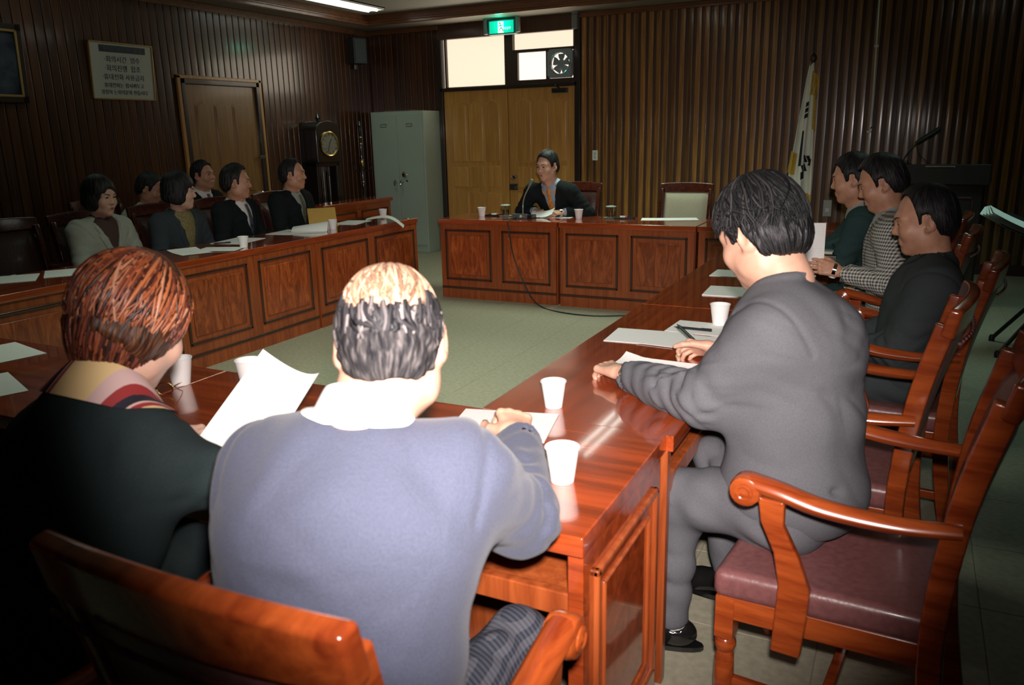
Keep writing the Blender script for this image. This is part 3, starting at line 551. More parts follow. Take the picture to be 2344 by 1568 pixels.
# ------------------------------------------------------------------ longcase clock
ck = empty('grandfather_clock', (-6.60, 8.05, 0), math.pi/2-0.12); tag(ck, 'dark longcase clock with a round brass-rimmed dial by the left wall', 'clock')
M_ck = plain('clock_case', (0.016, 0.013, 0.012), 0.22, coat=0.4)
B((-0.24, -0.15, 0), (0.24, 0.13, 0.42)).build('base', M_ck, ck, bevel=0.012)
fm = MB(); fm.box((-0.19, -0.12, 0.42), (-0.145, 0.12, 1.22)).box((0.145, -0.12, 0.42), (0.19, 0.12, 1.22)).box((-0.19, -0.12, 0.42), (0.19, 0.12, 0.47)).box((-0.19, -0.12, 1.17), (0.19, 0.12, 1.22)).box((-0.19, 0.10, 0.42), (0.19, 0.12, 1.22)); fm.build('trunk', M_ck, ck, bevel=0.006)
hd = MB().prism([(-0.20, 1.22), (0.20, 1.22), (0.20, 1.60)]+[(0.20*math.cos(a), 1.60+0.12*math.sin(a)) for a in np.linspace(0.25, math.pi-0.25, 9)]+[(-0.20, 1.60)], -0.16, 0.13, 'y'); hd.build('hood', M_ck, ck, bevel=0.01)
MB().lathe([(0.0, 0), (0.135, 0.0), (0.135, 0.006), (0, 0.006)], 32, (0, -0.162, 1.44), RX).build('dial', plain('clock_dial', (0.20, 0.19, 0.15), 0.4, noise=0.2, nscale=30), ck)
MB().tube([(0.14*math.cos(a), -0.172, 1.44+0.14*math.sin(a)) for a in np.linspace(0, 2*math.pi, 41)], 0.011, 8, caps=False).build('brass_bezel', M_brass, ck, smooth=True)
hh = MB(); hh.tube([(0, -0.172, 1.44), (0.035, -0.172, 1.50)], 0.004, 5); hh.tube([(0, -0.174, 1.44), (-0.03, -0.174, 1.345)], 0.003, 5); hh.build('clock_hands', M_black, ck)
for k in range(12):
    a = k*math.pi/6; B((-0.004, -0.1695, -0.012), (0.004, -0.167, 0.012)).build('hour_mark', M_black, ck, loc=(0.112*math.sin(a), 0, 1.44+0.112*math.cos(a)), rot=(0, a, 0))
for xx, z0 in ((-0.035, 0.66), (0.06, 0.60)): MB().lathe([(0.004, z0), (0.010, z0+0.005), (0.010, z0+0.45), (0.003, z0+0.455), (0.003, 1.17)], 10, (xx, -0.06, 0)).build('chime_weight', M_chrome, ck, smooth=True)
pd = MB().tube([(0.01, 0.02, 1.17), (0.01, 0.02, 0.62)], 0.004, 6); pd.lathe([(0, 0), (0.05, 0), (0.055, 0.006), (0.05, 0.012), (0, 0.012)], 20, (0.01, 0.03, 0.60), RX); pd.build('pendulum', M_brass, ck, smooth=True)
MB().lathe([(0.03, 1.70), (0.02, 1.73), (0.035, 1.75), (0.012, 1.79), (0, 1.81)], 12).build('finial', M_ck, ck, smooth=True)

# ------------------------------------------------------------------ coat stand in the corner
cs = empty('coat_stand', (-6.52, 8.78, 0)); tag(cs, 'slim dark coat stand with brass collars between the clock and the steel cabinet', 'coat stand')
MB().lathe([(0.02, 0.10), (0.022, 0.6), (0.028, 0.63), (0.018, 0.66), (0.018, 0.84), (0.03, 0.88), (0.02, 0.92), (0.018, 1.2), (0.028, 1.25), (0.018, 1.3), (0.016, 1.55), (0.026, 1.58), (0.02, 1.62), (0.03, 1.66), (0, 1.72)], 14).build('pole', M_ck, cs, smooth=True)
for z0, z1 in ((1.14, 1.25), (0.93, 0.945), (0.70, 0.715), (0.60, 0.655), (1.42, 1.435), (1.50, 1.515)): MB().lathe([(0.021, z0), (0.024, z0+0.004), (0.024, z1-0.004), (0.021, z1)], 14).build('brass_collar', M_brass, cs, smooth=True)
for k in range(4):
    a = k*math.pi/2+0.4; ca, sa = math.cos(a), math.sin(a)
    MB().tube(bez([(0, 0, 0.14), (ca*0.10, sa*0.10, 0.12), (ca*0.20, sa*0.20, 0.02)], 6), 0.016, 8).build('foot', M_ck, cs, smooth=True)
    MB().tube(bez([(0, 0, 1.10), (ca*0.07, sa*0.07, 1.08), (ca*0.13, sa*0.13, 1.16), (ca*0.11, sa*0.11, 1.2)], 6), 0.009, 8).build('hook', M_ck, cs, smooth=True)

# ------------------------------------------------------------------ second desk by the left wall
dk = empty('side_desk', (-5.96, 7.82, 0), math.pi/2); tag(dk, 'dark panelled desk standing against the left wall before the clock', 'desk')
B((-0.68, -0.09, 0.735), (0.68, 0.20, 0.775)).build('desk_top', M_top, dk, bevel=0.004); B((-0.66, -0.06, 0), (0.66, -0.03, 0.735)).build('front_board', M_top, dk)
for s in (-1, 1):
    B((min(s*0.63, s*0.66), -0.03, 0), (max(s*0.63, s*0.66), 0.19, 0.735)).build('side_panel', M_top, dk)
    fm = MB(); x0, x1 = (-0.60, -0.05) if s < 0 else (0.05, 0.60)
    fm.box((x0, -0.07, 0.17), (x0+0.02, -0.06, 0.66)).box((x1-0.02, -0.07, 0.17), (x1, -0.06, 0.66)).box((x0, -0.07, 0.17), (x1, -0.06, 0.19)).box((x0, -0.07, 0.64), (x1, -0.06, 0.66)); fm.build('panel_moulding', M_mould, dk, bevel=0.004)

# ------------------------------------------------------------------ flag
fg = empty('national_flag', (-1.02, 9.12, 0)); tag(fg, 'white draped flag with gold fringe and black bars on a leaning pole', 'flag')
MB().tube([(-0.10, 0.03, 0.03), (0.0, 0.02, 2.16)], 0.013, 10).build('pole', M_black, fg, smooth=True)
MB().lathe([(0, -0.05), (0.022, -0.04), (0.034, -0.01), (0.03, 0.02), (0.012, 0.04), (0, 0.045)], 14, (0.0, 0.02, 2.20)).build('finial', plain('dark_finial', (0.03, 0.028, 0.02), 0.35), fg, smooth=True)
MB().lathe([(0.15, 0), (0.15, 0.02), (0.04, 0.05), (0.02, 0.09), (0.02, 0.14)], 20, (-0.10, 0.03, 0)).build('base', M_black, fg, smooth=True)
def flg(u, v, off=0.0):
    z = 2.13-v*1.44; wdt = 0.045+0.22*min(1, v*1.15)**0.8; cx = -0.005-0.055*v
    ph = 2*math.pi*2.2*u+0.7*math.sin(3*v); return (cx+wdt*(u-0.5)+0.006*math.sin(ph*1.7), -0.025-(0.012+0.030*v)*math.sin(ph)-0.05*v*math.sin(math.pi*u)-off, z-0.02*math.sin(math.pi*u*2))
def patch(name, mat, u0, u1, v0, v1, off=0.004, nu=6, nv=6, skew=0.0): return MB().grid(lambda a, b: flg(u0+(u1-u0)*a+skew*b, v0+(v1-v0)*b, off), nu, nv).build(name, mat, fg, smooth=True)
M_flag = plain('flag_white', (0.80, 0.82, 0.72), 0.85); M_fr = plain('gold_fringe', (0.60, 0.38, 0.05), 0.8, noise=0.3, nscale=150)
MB().grid(flg, 36, 48).build('cloth', M_flag, fg, smooth=True)
patch('fringe', M_fr, -0.05, 0.24, 0.60, 0.755, 0.006, 8, 8); patch('fringe', M_fr, -0.04, 0.22, 0.92, 1.0, 0.006, 8, 6); patch('fringe', M_fr, 0.46, 1.02, 0.915, 1.0, 0.006, 14, 6)
patch('fringe', M_fr, 0.78, 1.5, 0.05, 0.22, 0.002, 6, 8, skew=-0.3); patch('fringe', M_fr, 0.86, 1.06, 0.22, 0.45, 0.003, 4, 8)
M_fb = plain('flag_black', (0.006, 0.010, 0.012), 0.85); M_fblue = plain('flag_blue', (0.008, 0.012, 0.035), 0.85)
for i, (v0, u0) in enumerate(((0.255, 0.34), (0.295, 0.35), (0.335, 0.36))): patch('flag_bar', M_fb, u0, u0+0.22, v0, v0+0.03, 0.005)
patch('emblem_edge', M_fblue, 0.36, 0.48, 0.45, 0.70, 0.006, 4, 12, skew=0.03)
for u0, u1, v0, sk in ((0.56, 0.66, 0.635, 0.10), (0.70, 0.80, 0.645, 0.10), (0.84, 0.97, 0.66, -0.08), (0.50, 0.57, 0.70, 0.10), (0.60, 0.68, 0.70, 0.08), (0.52, 0.66, 0.75, 0.02)): patch('flag_bar', M_fb, u0, u1, v0, v0+0.055, 0.006, 4, 5, skew=sk)

# ------------------------------------------------------------------ lectern with microphone
le = empty('lectern', (0.22, 7.95, 0), -0.10); tag(le, 'dark wooden lectern with a gooseneck microphone behind the men on the right', 'lectern')
M_le = plain('lectern_wood', (0.014, 0.008, 0.006), 0.6)
B((-0.30, -0.20, 0.06), (0.34, 0.22, 1.02)).build('body', M_le, le, bevel=0.01); B((-0.33, -0.23, 0), (0.37, 0.25, 0.07)).build('plinth', M_le, le, bevel=0.01)
MB().prism([(-0.26, 1.19), (0.26, 1.06), (0.26, 1.02), (-0.26, 1.02)], -0.34, 0.38, 'x').build('sloped_top', M_le, le, bevel=0.008)
fm = MB(); fm.box((-0.24, -0.21, 0.16), (0.28, -0.20, 0.18)).box((-0.24, -0.21, 0.90), (0.28, -0.20, 0.92)).box((-0.24, -0.21, 0.16), (-0.22, -0.20, 0.92)).box((0.26, -0.21, 0.16), (0.28, -0.20, 0.92)); fm.build('panel_moulding', M_mould, le, bevel=0.003)
B((-0.10, -0.265, 1.165), (0.12, -0.255, 1.175)).build('paper_ledge', M_chrome, le)
gm = empty('lectern_microphone', (-0.06, 7.86, 1.175)); tag(gm, 'dark gooseneck microphone rising from the lectern', 'microphone')
MB().lathe([(0.05, 0), (0.05, 0.01), (0.02, 0.02), (0.012, 0.04)], 16).build('base', M_black, gm, smooth=True)
MB().tube(bez([(-0.03, 0, 0.02), (0.0, 0, 0.09), (0.045, 0, 0.155), (0.075, 0, 0.185)], 8), 0.006, 8).build('gooseneck', plain('green_grey_metal', (0.13, 0.2, 0.17), 0.25, metal=0.9), gm, smooth=True)
MB().tube([(0.06, 0, 0.18), (0.10, 0, 0.21), (0.19, 0, 0.27), (0.235, 0, 0.305)], [0.014, 0.018, 0.021, 0.018], 12).build('microphone_head', plain('mic_head', (0.03, 0.05, 0.045), 0.3, metal=0.5), gm, smooth=True)
MB().tube(bez([(0.07, 0.01, 0.175), (0.10, 0.01, 0.09), (0.18, 0.01, 0.01)], 8), 0.003, 5).build('cable', M_black, gm, smooth=True)

# ------------------------------------------------------------------ document stand with a sheaf of papers, far right
ds = empty('document_stand', (0.86, 6.20, 0)); tag(ds, 'black steel stand holding a sheaf of papers at the right edge', 'stand')
for y0 in (-0.2, 0.27):
    lg = MB().tube([(-0.24, y0, 0.02), (0.02, y0*0.5, 0.40), (0.06, y0*0.3, 0.72)], 0.014, 8).build('leg', M_black, ds, smooth=True)
    MB().lathe([(0.02, 0), (0.02, 0.03), (0.014, 0.045)], 10, (-0.24, y0, 0.0)).build('rubber_foot', M_black, lg, smooth=True)
    MB().tube([(0.28, y0, 0.02), (0.10, y0*0.5, 0.40), (0.06, y0*0.3, 0.72)], 0.014, 8).build('leg', M_black, ds, smooth=True)
tr = MB().box((-0.27, -0.17, -0.012), (0.25, 0.20, 0.0)); tr.build('tilted_tray', M_black, ds, bevel=0.004, loc=(-0.04, 0, 0.795), rot=(0.15, math.radians(22), -0.15))

# ------------------------------------------------------------------ papers, cups and other small things on the tables
def sheet(label, c, wd, ht, rz, curl=None, lift=0.0, group='loose paper sheets on the tables', nsub=None, stack=1, tilt=(0, 0)):
    """a sheet (or a thin stack) of paper; curl(u,v) gives extra height over the flat sheet"""
    t = bpy.data.objects
    def fn(a, b):
        u, v = a*2-1, b*2-1; z = curl(u, v) if curl else 0.0
        return (u*wd/2, v*ht/2, z)
    n = nsub or (10 if curl else 1); mb = MB(); th = 0.0006*stack
    mb.grid(lambda a, b: tuple(np.add(fn(a, b), (0, 0, th))), n, n)
    if not curl: mb = B((-wd/2, -ht/2, 0), (wd/2, ht/2, th))
    o = mb.build('paper_sheet', M_paper, None, smooth=bool(curl)); o.location = c; o.rotation_euler = (tilt[0], tilt[1], rz); tag(o, label, 'paper', group)
    return o
Z = 0.7505
A4 = (0.21, 0.297)
# right-hand run
sheet('white sheet lying under the spread sheets before the grey-suited man', (-0.84, 2.86, Z), 0.30, 0.21, 0.06, stack=3)
sheet('white sheet partly over another, before the grey-suited man', (-0.70, 2.84, Z+0.002), 0.297, 0.21, -0.10, stack=2)
sheet('white sheet behind the others with a pen on it, by the grey-suited man\'s sleeve', (-0.66, 3.07, Z), 0.30, 0.20, -0.05, stack=2)
sheet('curling white sheet between the grey-suited man\'s hand and sleeve', (-0.68, 2.45, Z), 0.30, 0.16, -0.05, curl=lambda u, v: 0.035*max(0, -u-0.55)+0.012*max(0, v)**2, stack=2)
sheet('white sheet stack farther along the dark table, behind the paper cup', (-0.70, 3.85, Z), 0.297, 0.24, 0.05, stack=6)
sheet('small visible corner of white sheet before the grey-suited man\'s face', (-0.78, 4.36, Z), 0.297, 0.21, 0.0, stack=3)
# back table
sheet('pale sheet lying in front of the empty cream chair', (-1.99, 6.94, Z), 0.28, 0.20, 0.25, stack=2); sheet('second pale sheet overlapping the first in front of the cream chair', (-1.79, 6.98, Z+0.0018), 0.29, 0.21, 0.35, stack=2)
sheet('white sheet lying behind the table microphone', (-3.30, 6.96, Z), 0.21, 0.29, 0.5, stack=2); sheet('white sheet under the speaker\'s left hand', (-2.93, 6.90, Z), 0.29, 0.18, 0.1, stack=3)
sheet('sheet held up slightly in the speaker\'s hands', (-3.06, 6.84, Z+0.03), 0.22, 0.12, 0.15, curl=lambda u, v: 0.035*max(0, u)**2+0.01*v, group='held papers', tilt=(0.25, 0))
# left run
sheet('white sheet at the far left end of the dim table', (-4.66, 2.86, Z), 0.21, 0.297, 0.9, stack=3); sheet('white sheet beside it on the dim table, nearer the woman in pale grey', (-4.58, 3.10, Z), 0.21, 0.30, 0.95, stack=3)
sheet('white sheets before the woman in the dark grey jacket, nearest the red hair', (-4.53, 4.02, Z), 0.21, 0.297, 1.2, curl=lambda u, v: 0.012*max(0, v)**2, stack=4); sheet('white sheet overlapping at the table edge before the woman in dark grey', (-4.42, 4.20, Z+0.003), 0.297, 0.21, 0.4, stack=2)
sheet('white sheet with a pen on it before the woman in the dark grey jacket', (-4.66, 4.62, Z), 0.26, 0.35, 0.2, stack=4)
sheet('curled open page rising between the yellow folder and the front row man', (-4.52, 5.30, Z), 0.30, 0.30, 0.5, curl=lambda u, v: 0.075*max(0, 1-((v-0.35)/0.65)**2)*(0.75+0.25*u), nsub=14); sheet('flat white sheet under the curled open page', (-4.66, 5.20, Z), 0.24, 0.33, 0.15, stack=3)
sheet('flat pale sheet at the cabinet end of the left table', (-4.60, 5.98, Z), 0.24, 0.34, 0.2, stack=3)
o = sheet('white page drooping over the left table edge by the last cup', (-4.29, 6.06, Z+0.004), 0.34, 0.24, 0.55, curl=lambda u, v: 0.02+0.03*math.cos(u*1.3)-0.075*max(0, u)**2, nsub=14)
# near table
sheet('bright white sheet under the balding man\'s hand', (-0.93, 1.80, Z), 0.21, 0.27, -1.35, stack=3)
sheet('white sheet at the left edge of the near table, lower', (-2.64, 1.44, Z), 0.21, 0.297, 1.2, stack=3); sheet('white sheet at the left edge of the near table, upper', (-3.02, 1.74, Z), 0.21, 0.297, 1.35, stack=3)
# the large raised sheet the red-haired woman holds
P0, P1, P2, P3 = map(Vector, ((-1.480, 1.262, 0.815), (-1.385, 1.415, 1.000), (-1.225, 1.425, 0.955), (-1.290, 1.262, 0.770)))
def held(a, b):
    p = (P0*(1-a)+P3*a)*(1-b)+(P1*(1-a)+P2*a)*b; nrm = (P3-P0).cross(P1-P0).normalized()
    return tuple(p-nrm*(0.030*math.sin(math.pi*a)*b)+Vector((0, 0, 0.014*b*(1-2*a)**2))-Vector((0, 0, 1.51*0+0)))
o = MB().grid(held, 14, 14).build('paper_sheet', plain('bright_paper', (0.80, 0.79, 0.78), 0.8, spec=0.2), None, smooth=True); tag(o, 'large raised white sheet held by the red-haired woman, beside the balding man', 'paper', 'held papers')
# held by the man in the checked jacket
o = sheet('upright white sheet held by the man in the checked jacket', (-0.425, 4.13, 0.955), 0.15, 0.21, 0.15, curl=lambda u, v: 0.01*u*u, group='held papers', tilt=(math.radians(80), 0))
sheet('white sheet lying on the seat of the empty maroon armchair', (-0.20, 2.74, 0.4635), 0.21, 0.297, 0.2, stack=4)
# sheaf on the stand
for k in range(5):
    sheet(('lowest', 'second lowest', 'middle', 'second highest', 'topmost')[k]+' sheet of the fanned sheaf on the black stand at the right edge', (0.60+0.012*k, 6.18-0.010*k, 0.865+0.004*k), 0.36, 0.25, -0.12+0.05*k, group='sheaf on the black stand', tilt=(0.12, math.radians(25)), curl=lambda u, v: 0.01*u*u)

# paper cups
def cup(label, x, y, z=0.7505, s=1.0, group='white paper cups on the tables'):
    t = empty('paper_cup', (x, y, z)); tag(t, label, 'cup', group)
    MB().lathe([(0, 0.004), (0.0225*s, 0.004), (0.0235*s, 0), (0.034*s, 0.072*s), (0.0325*s, 0.072*s), (0.0225*s, 0.006), (0, 0.006)], 28).build('body', M_cup, t, smooth=True)
    MB().tube([(0.0345*s*math.cos(a), 0.0345*s*math.sin(a), 0.0725*s) for a in np.linspace(0, 2*math.pi, 33)], 0.0016, 6, caps=False).build('rolled_rim', M_cup, t, smooth=True)
cup('white paper cup nearest the camera, on the balding man\'s table corner', -0.645, 1.535, s=1.12); cup('white paper cup on the table joint before the grey-suited man', -0.862, 1.99, s=1.05)
cup('white paper cup beside the red-haired woman\'s chin', -2.06, 1.73, s=1.2); cup('white paper cup half hidden behind the raised sheet', -1.83, 1.80, s=1.2); cup('white paper cup half hidden by the grey-suited man\'s shoulder', -0.64, 3.16, s=1.15)
cup('white paper cup before the woman in the dark grey jacket', -4.33, 4.34, s=1.1); cup('white paper cup in front of the yellow folder', -4.43, 5.49, s=1.1); cup('white paper cup at the cabinet end of the left table', -4.56, 6.42, s=1.15)
cup('white paper cup at the speaker\'s far right hand, by the tray', -3.68, 6.80, s=1.15); cup('white paper cup at the speaker\'s left elbow', -2.685, 6.81, s=1.15)

# glasses of tea with lids
M_glass = plain('clear_glass', (0.9, 0.95, 0.92), 0.03, trans=1.0); M_tea = plain('brown_tea', (0.16, 0.07, 0.015), 0.1, coat=0.3); M_lid = plain('green_lid', (0.30, 0.42, 0.36), 0.35)
def tea(label, x, y):
    t = empty('tea_glass', (x, y, 0.7505)); tag(t, label, 'glass', 'lidded glasses of tea on the back table')
    MB().lathe([(0, 0), (0.062, 0), (0.070, 0.008), (0.066, 0.010), (0.03, 0.006), (0, 0.006)], 24).build('saucer', plain('glass_saucer', (0.16, 0.24, 0.22), 0.15, coat=0.4), t, smooth=True)
    MB().lathe([(0, 0.009), (0.035, 0.009), (0.040, 0.10), (0.038, 0.10), (0.033, 0.016), (0, 0.016)], 24).build('glass', M_glass, t, smooth=True)
    MB().lathe([(0, 0.0165), (0.0325, 0.0165), (0.0362, 0.066), (0, 0.066)], 24).build('tea', M_tea, t, smooth=True)
    MB().lathe([(0, 0.101), (0.047, 0.101), (0.048, 0.107), (0.03, 0.112), (0, 0.113)], 24).build('lid', M_lid, t, smooth=True)
tea('lidded glass of tea on the speaker\'s right, beside the microphone', -3.45, 6.85); tea('lidded glass of tea near the empty cream chair', -2.42, 6.93)
def tray(label, x, y, rz):
    t = empty('pen_tray', (x, y, 0.7505), rz); tag(t, label, 'tray', 'black pen trays on the back table')
    MB().box((-0.09, -0.045, 0), (0.09, 0.045, 0.004)).box((-0.09, -0.045, 0), (-0.084, 0.045, 0.014)).box((0.084, -0.045, 0), (0.09, 0.045, 0.014)).box((-0.09, -0.045, 0), (0.09, -0.04, 0.014)).box((-0.09, 0.04, 0), (0.09, 0.045, 0.014)).build('tray', M_black, t)
    return t
tray('black pen tray beside the cup on the speaker\'s right', -3.565, 6.86, 0.15); tray('black pen tray beside the tea glass near the cream chair', -2.285, 6.92, 0.15)
def eraser(label, x, y):
    t = empty('lighter_pack', (x, y, 0.7552), 0.3); tag(t, label, 'pack', 'small packs in the pen trays')
    B((-0.03, -0.018, 0), (0.018, 0.018, 0.018)).build('white_pack', M_white, t, bevel=0.002); B((0.0185, -0.018, 0), (0.036, 0.018, 0.018)).build('red_end', plain('red_card', (0.4, 0.03, 0.03), 0.4), t, bevel=0.002)
eraser('small white and red pack in the pen tray by the speaker', -3.57, 6.86); eraser('small white and red pack in the pen tray by the cream chair', -2.30, 6.92)
# desk microphone and its cable
mc = empty('desk_microphone', (-3.19, 6.72, 0.7505)); tag(mc, 'desk gooseneck microphone with grey base before the speaker', 'microphone')
MB().prism([(-0.05, 0), (0.05, 0), (0.05, 0.022), (-0.03, 0.045), (-0.05, 0.045)], -0.10, 0.05, 'x').build('base', plain('mic_grey', (0.09, 0.12, 0.12), 0.35), mc, bevel=0.005)
B((0.05, -0.05, 0), (0.10, 0.05, 0.035)).build('switch_block', M_black, mc, bevel=0.004)
MB().lathe([(0.012, 0), (0.012, 0.006), (0, 0.007)], 10, (-0.01, -0.053, 0.024), RX).build('button', M_white, mc); MB().lathe([(0.009, 0), (0.009, 0.006), (0, 0.007)], 10, (0.02, -0.053, 0.022), RX).build('button', plain('red_button', (0.5, 0.1, 0.06), 0.3), mc)
MB().tube(bez([(-0.02, 0.01, 0.04), (-0.015, 0.01, 0.14), (0.01, 0.0, 0.21), (0.05, -0.01, 0.275), (0.062, -0.012, 0.295)], 8), 0.006, 8).build('gooseneck', plain('pale_metal', (0.45, 0.45, 0.38), 0.35, metal=0.6), mc, smooth=True)
MB().tube([(0.055, -0.011, 0.285), (0.068, -0.013, 0.31), (0.088, -0.018, 0.345), (0.094, -0.019, 0.355)], [0.009, 0.014, 0.017, 0.013], 12).build('microphone_head', plain('mic_foam', (0.16, 0.2, 0.15), 0.6), mc, smooth=True)
cb = MB().tube(bez([(-3.245, 6.668, 0.765), (-3.235, 6.475, 0.755), (-3.225, 6.465, 0.66), (-3.17, 6.455, 0.40), (-3.02, 6.44, 0.10), (-2.86, 6.36, 0.008), (-2.60, 6.22, 0.006), (-2.3, 6.20, 0.006), (-2.0, 6.32, 0.006), (-1.7, 6.30, 0.006)], 8), 0.006, 8).build('microphone_cable', plain('cable_dark', (0.012, 0.02, 0.02), 0.45), None, smooth=True); tag(cb, 'dark cable hanging from the desk microphone down across the floor', 'cable')
# pens
def pen(label, a, b, r=0.005, mat=None):
    t = empty('pen', a); tag(t, label, 'pen'); d = Vector(b)-Vector(a); k = d.length; u = d/k
    MB().tube([(0, 0, 0), u*0.012, u*0.02, u*k], [0.001, 0.0035, r, r], 10).build('barrel', mat or M_black, t, smooth=True)
    MB().tube([u*(k*0.72)+Vector((0, 0, r)), u*k+Vector((0, 0, r+0.001))], 0.0015, 5).build('clip', M_chrome, t)
pen('black pen held upright in the grey-suited man\'s right hand', (-0.705, 2.74, 0.84), (-0.60, 2.635, 0.80), 0.0055); pen('second dark pen crossing under the held pen', (-0.70, 2.70, 0.765), (-0.60, 2.645, 0.80), 0.004)
pen('dark pen lying on the sheet by the grey-suited man\'s sleeve', (-0.79, 3.03, 0.7575), (-0.64, 3.02, 0.7575)); pen('dark pen on the white sheet before the woman in dark grey', (-4.70, 4.40, 0.7585), (-4.60, 4.48, 0.7585)); pen('short white-ended pen by the balding man\'s cuff', (-0.775, 1.60, 0.756), (-0.72, 1.56, 0.756), 0.005, M_white)
# yellow folder standing open
fo = empty('yellow_folder', (-4.72, 5.72, 0.7505), 0.35); tag(fo, 'upright mustard-yellow folder on the left table', 'folder')
M_fold = plain('mustard_card', (0.50, 0.30, 0.055), 0.55, noise=0.05, nscale=20)
B((-0.125, 0.0, 0.0), (0.125, 0.004, 0.165)).build('cover', M_fold, fo, bevel=0.0015, rot=(math.radians(-24), 0, math.radians(28))); B((-0.12, -0.10, 0.0), (0.12, 0.06, 0.003)).build('back_cover', M_fold, fo, loc=(0, 0, 0.0), rot=(0, 0, math.radians(28)))
# notebook of the man in green, spectacles by the woman
nb = empty('notebook', (-0.46, 4.84, 0.8215)); tag(nb, 'cream-edged notebook under the hands of the man in the dark green suit', 'notebook'); B((-0.10, -0.08, 0.0), (0.10, 0.08, 0.012)).build('pages', plain('cream_pages', (0.6, 0.55, 0.4), 0.7), nb); B((-0.105, -0.085, 0.012), (0.105, 0.085, 0.015)).build('cover', plain('pale_blue_cover', (0.35, 0.45, 0.45), 0.5), nb)
nx = empty('document_case', (-0.46, 4.84, 0.7505)); tag(nx, 'dark document case under the notebook of the man in green', 'case'); B((-0.13, -0.11, 0.0), (0.13, 0.11, 0.07)).build('body', M_black, nx, bevel=0.008); B((-0.14, -0.012, 0.02), (-0.13, 0.012, 0.05)).build('latch', M_chrome, nx, bevel=0.002)
sp = empty('spectacles', (-2.03, 1.60, 0.7505), 0.6); tag(sp, 'gold-rimmed spectacles lying on the table beside the red-haired woman\'s cup', 'spectacles')
for s in (-1, 1):
    MB().tube([(s*0.033+0.024*math.cos(a), 0, 0.024+0.02*math.sin(a)) for a in np.linspace(0, 2*math.pi, 25)], 0.0018, 6, caps=False).build('rim', M_brass, sp, smooth=True); MB().tube(bez([(s*0.058, 0, 0.03), (s*0.06, 0.07, 0.02), (s*0.055, 0.13, 0.004)], 5), 0.0016, 6).build('temple', M_brass, sp, smooth=True)
MB().tube(bez([(-0.01, 0, 0.027), (0, -0.002, 0.032), (0.01, 0, 0.027)], 4), 0.0016, 6).build('bridge', M_brass, sp, smooth=True)

# ------------------------------------------------------------------ people: smooth signed-distance bodies turned into meshes
LAT = RNG.random((32, 32, 32)).astype(np.float32)
def vnoise(P):
    """smooth value noise at points P (n,3), about -1..1"""
    i = np.floor(P).astype(np.int64); f = (P-i).astype(np.float32); f = f*f*(3-2*f); i &= 31; j = (i+1) & 31
    x, y, z = f[:, 0], f[:, 1], f[:, 2]
    c00 = LAT[i[:, 0], i[:, 1], i[:, 2]]*(1-x)+LAT[j[:, 0], i[:, 1], i[:, 2]]*x; c10 = LAT[i[:, 0], j[:, 1], i[:, 2]]*(1-x)+LAT[j[:, 0], j[:, 1], i[:, 2]]*x
    c01 = LAT[i[:, 0], i[:, 1], j[:, 2]]*(1-x)+LAT[j[:, 0], i[:, 1], j[:, 2]]*x; c11 = LAT[i[:, 0], j[:, 1], j[:, 2]]*(1-x)+LAT[j[:, 0], j[:, 1], j[:, 2]]*x
    return ((c00*(1-y)+c10*y)*(1-z)+(c01*(1-y)+c11*y)*z)*2-1
V3 = lambda *a: np.array(a if len(a) == 3 else a[0], dtype=float)
def nz(v): v = np.asarray(v, float); return v/np.linalg.norm(v)
def push_out(F, P, gap, it=14):
    P = np.array(P, float); e = F.h*0.8
    for _ in range(it):
        d = F.at(P); k = d < gap
        if not k.any(): break
        g = np.stack([F.at(P+np.eye(3)[i]*e)-F.at(P-np.eye(3)[i]*e) for i in range(3)], 1); g /= np.linalg.norm(g, axis=1)[:, None]+1e-6
        P[k] += (g*np.clip(gap-d, 0, 0.012)[:, None])[k]
    return P
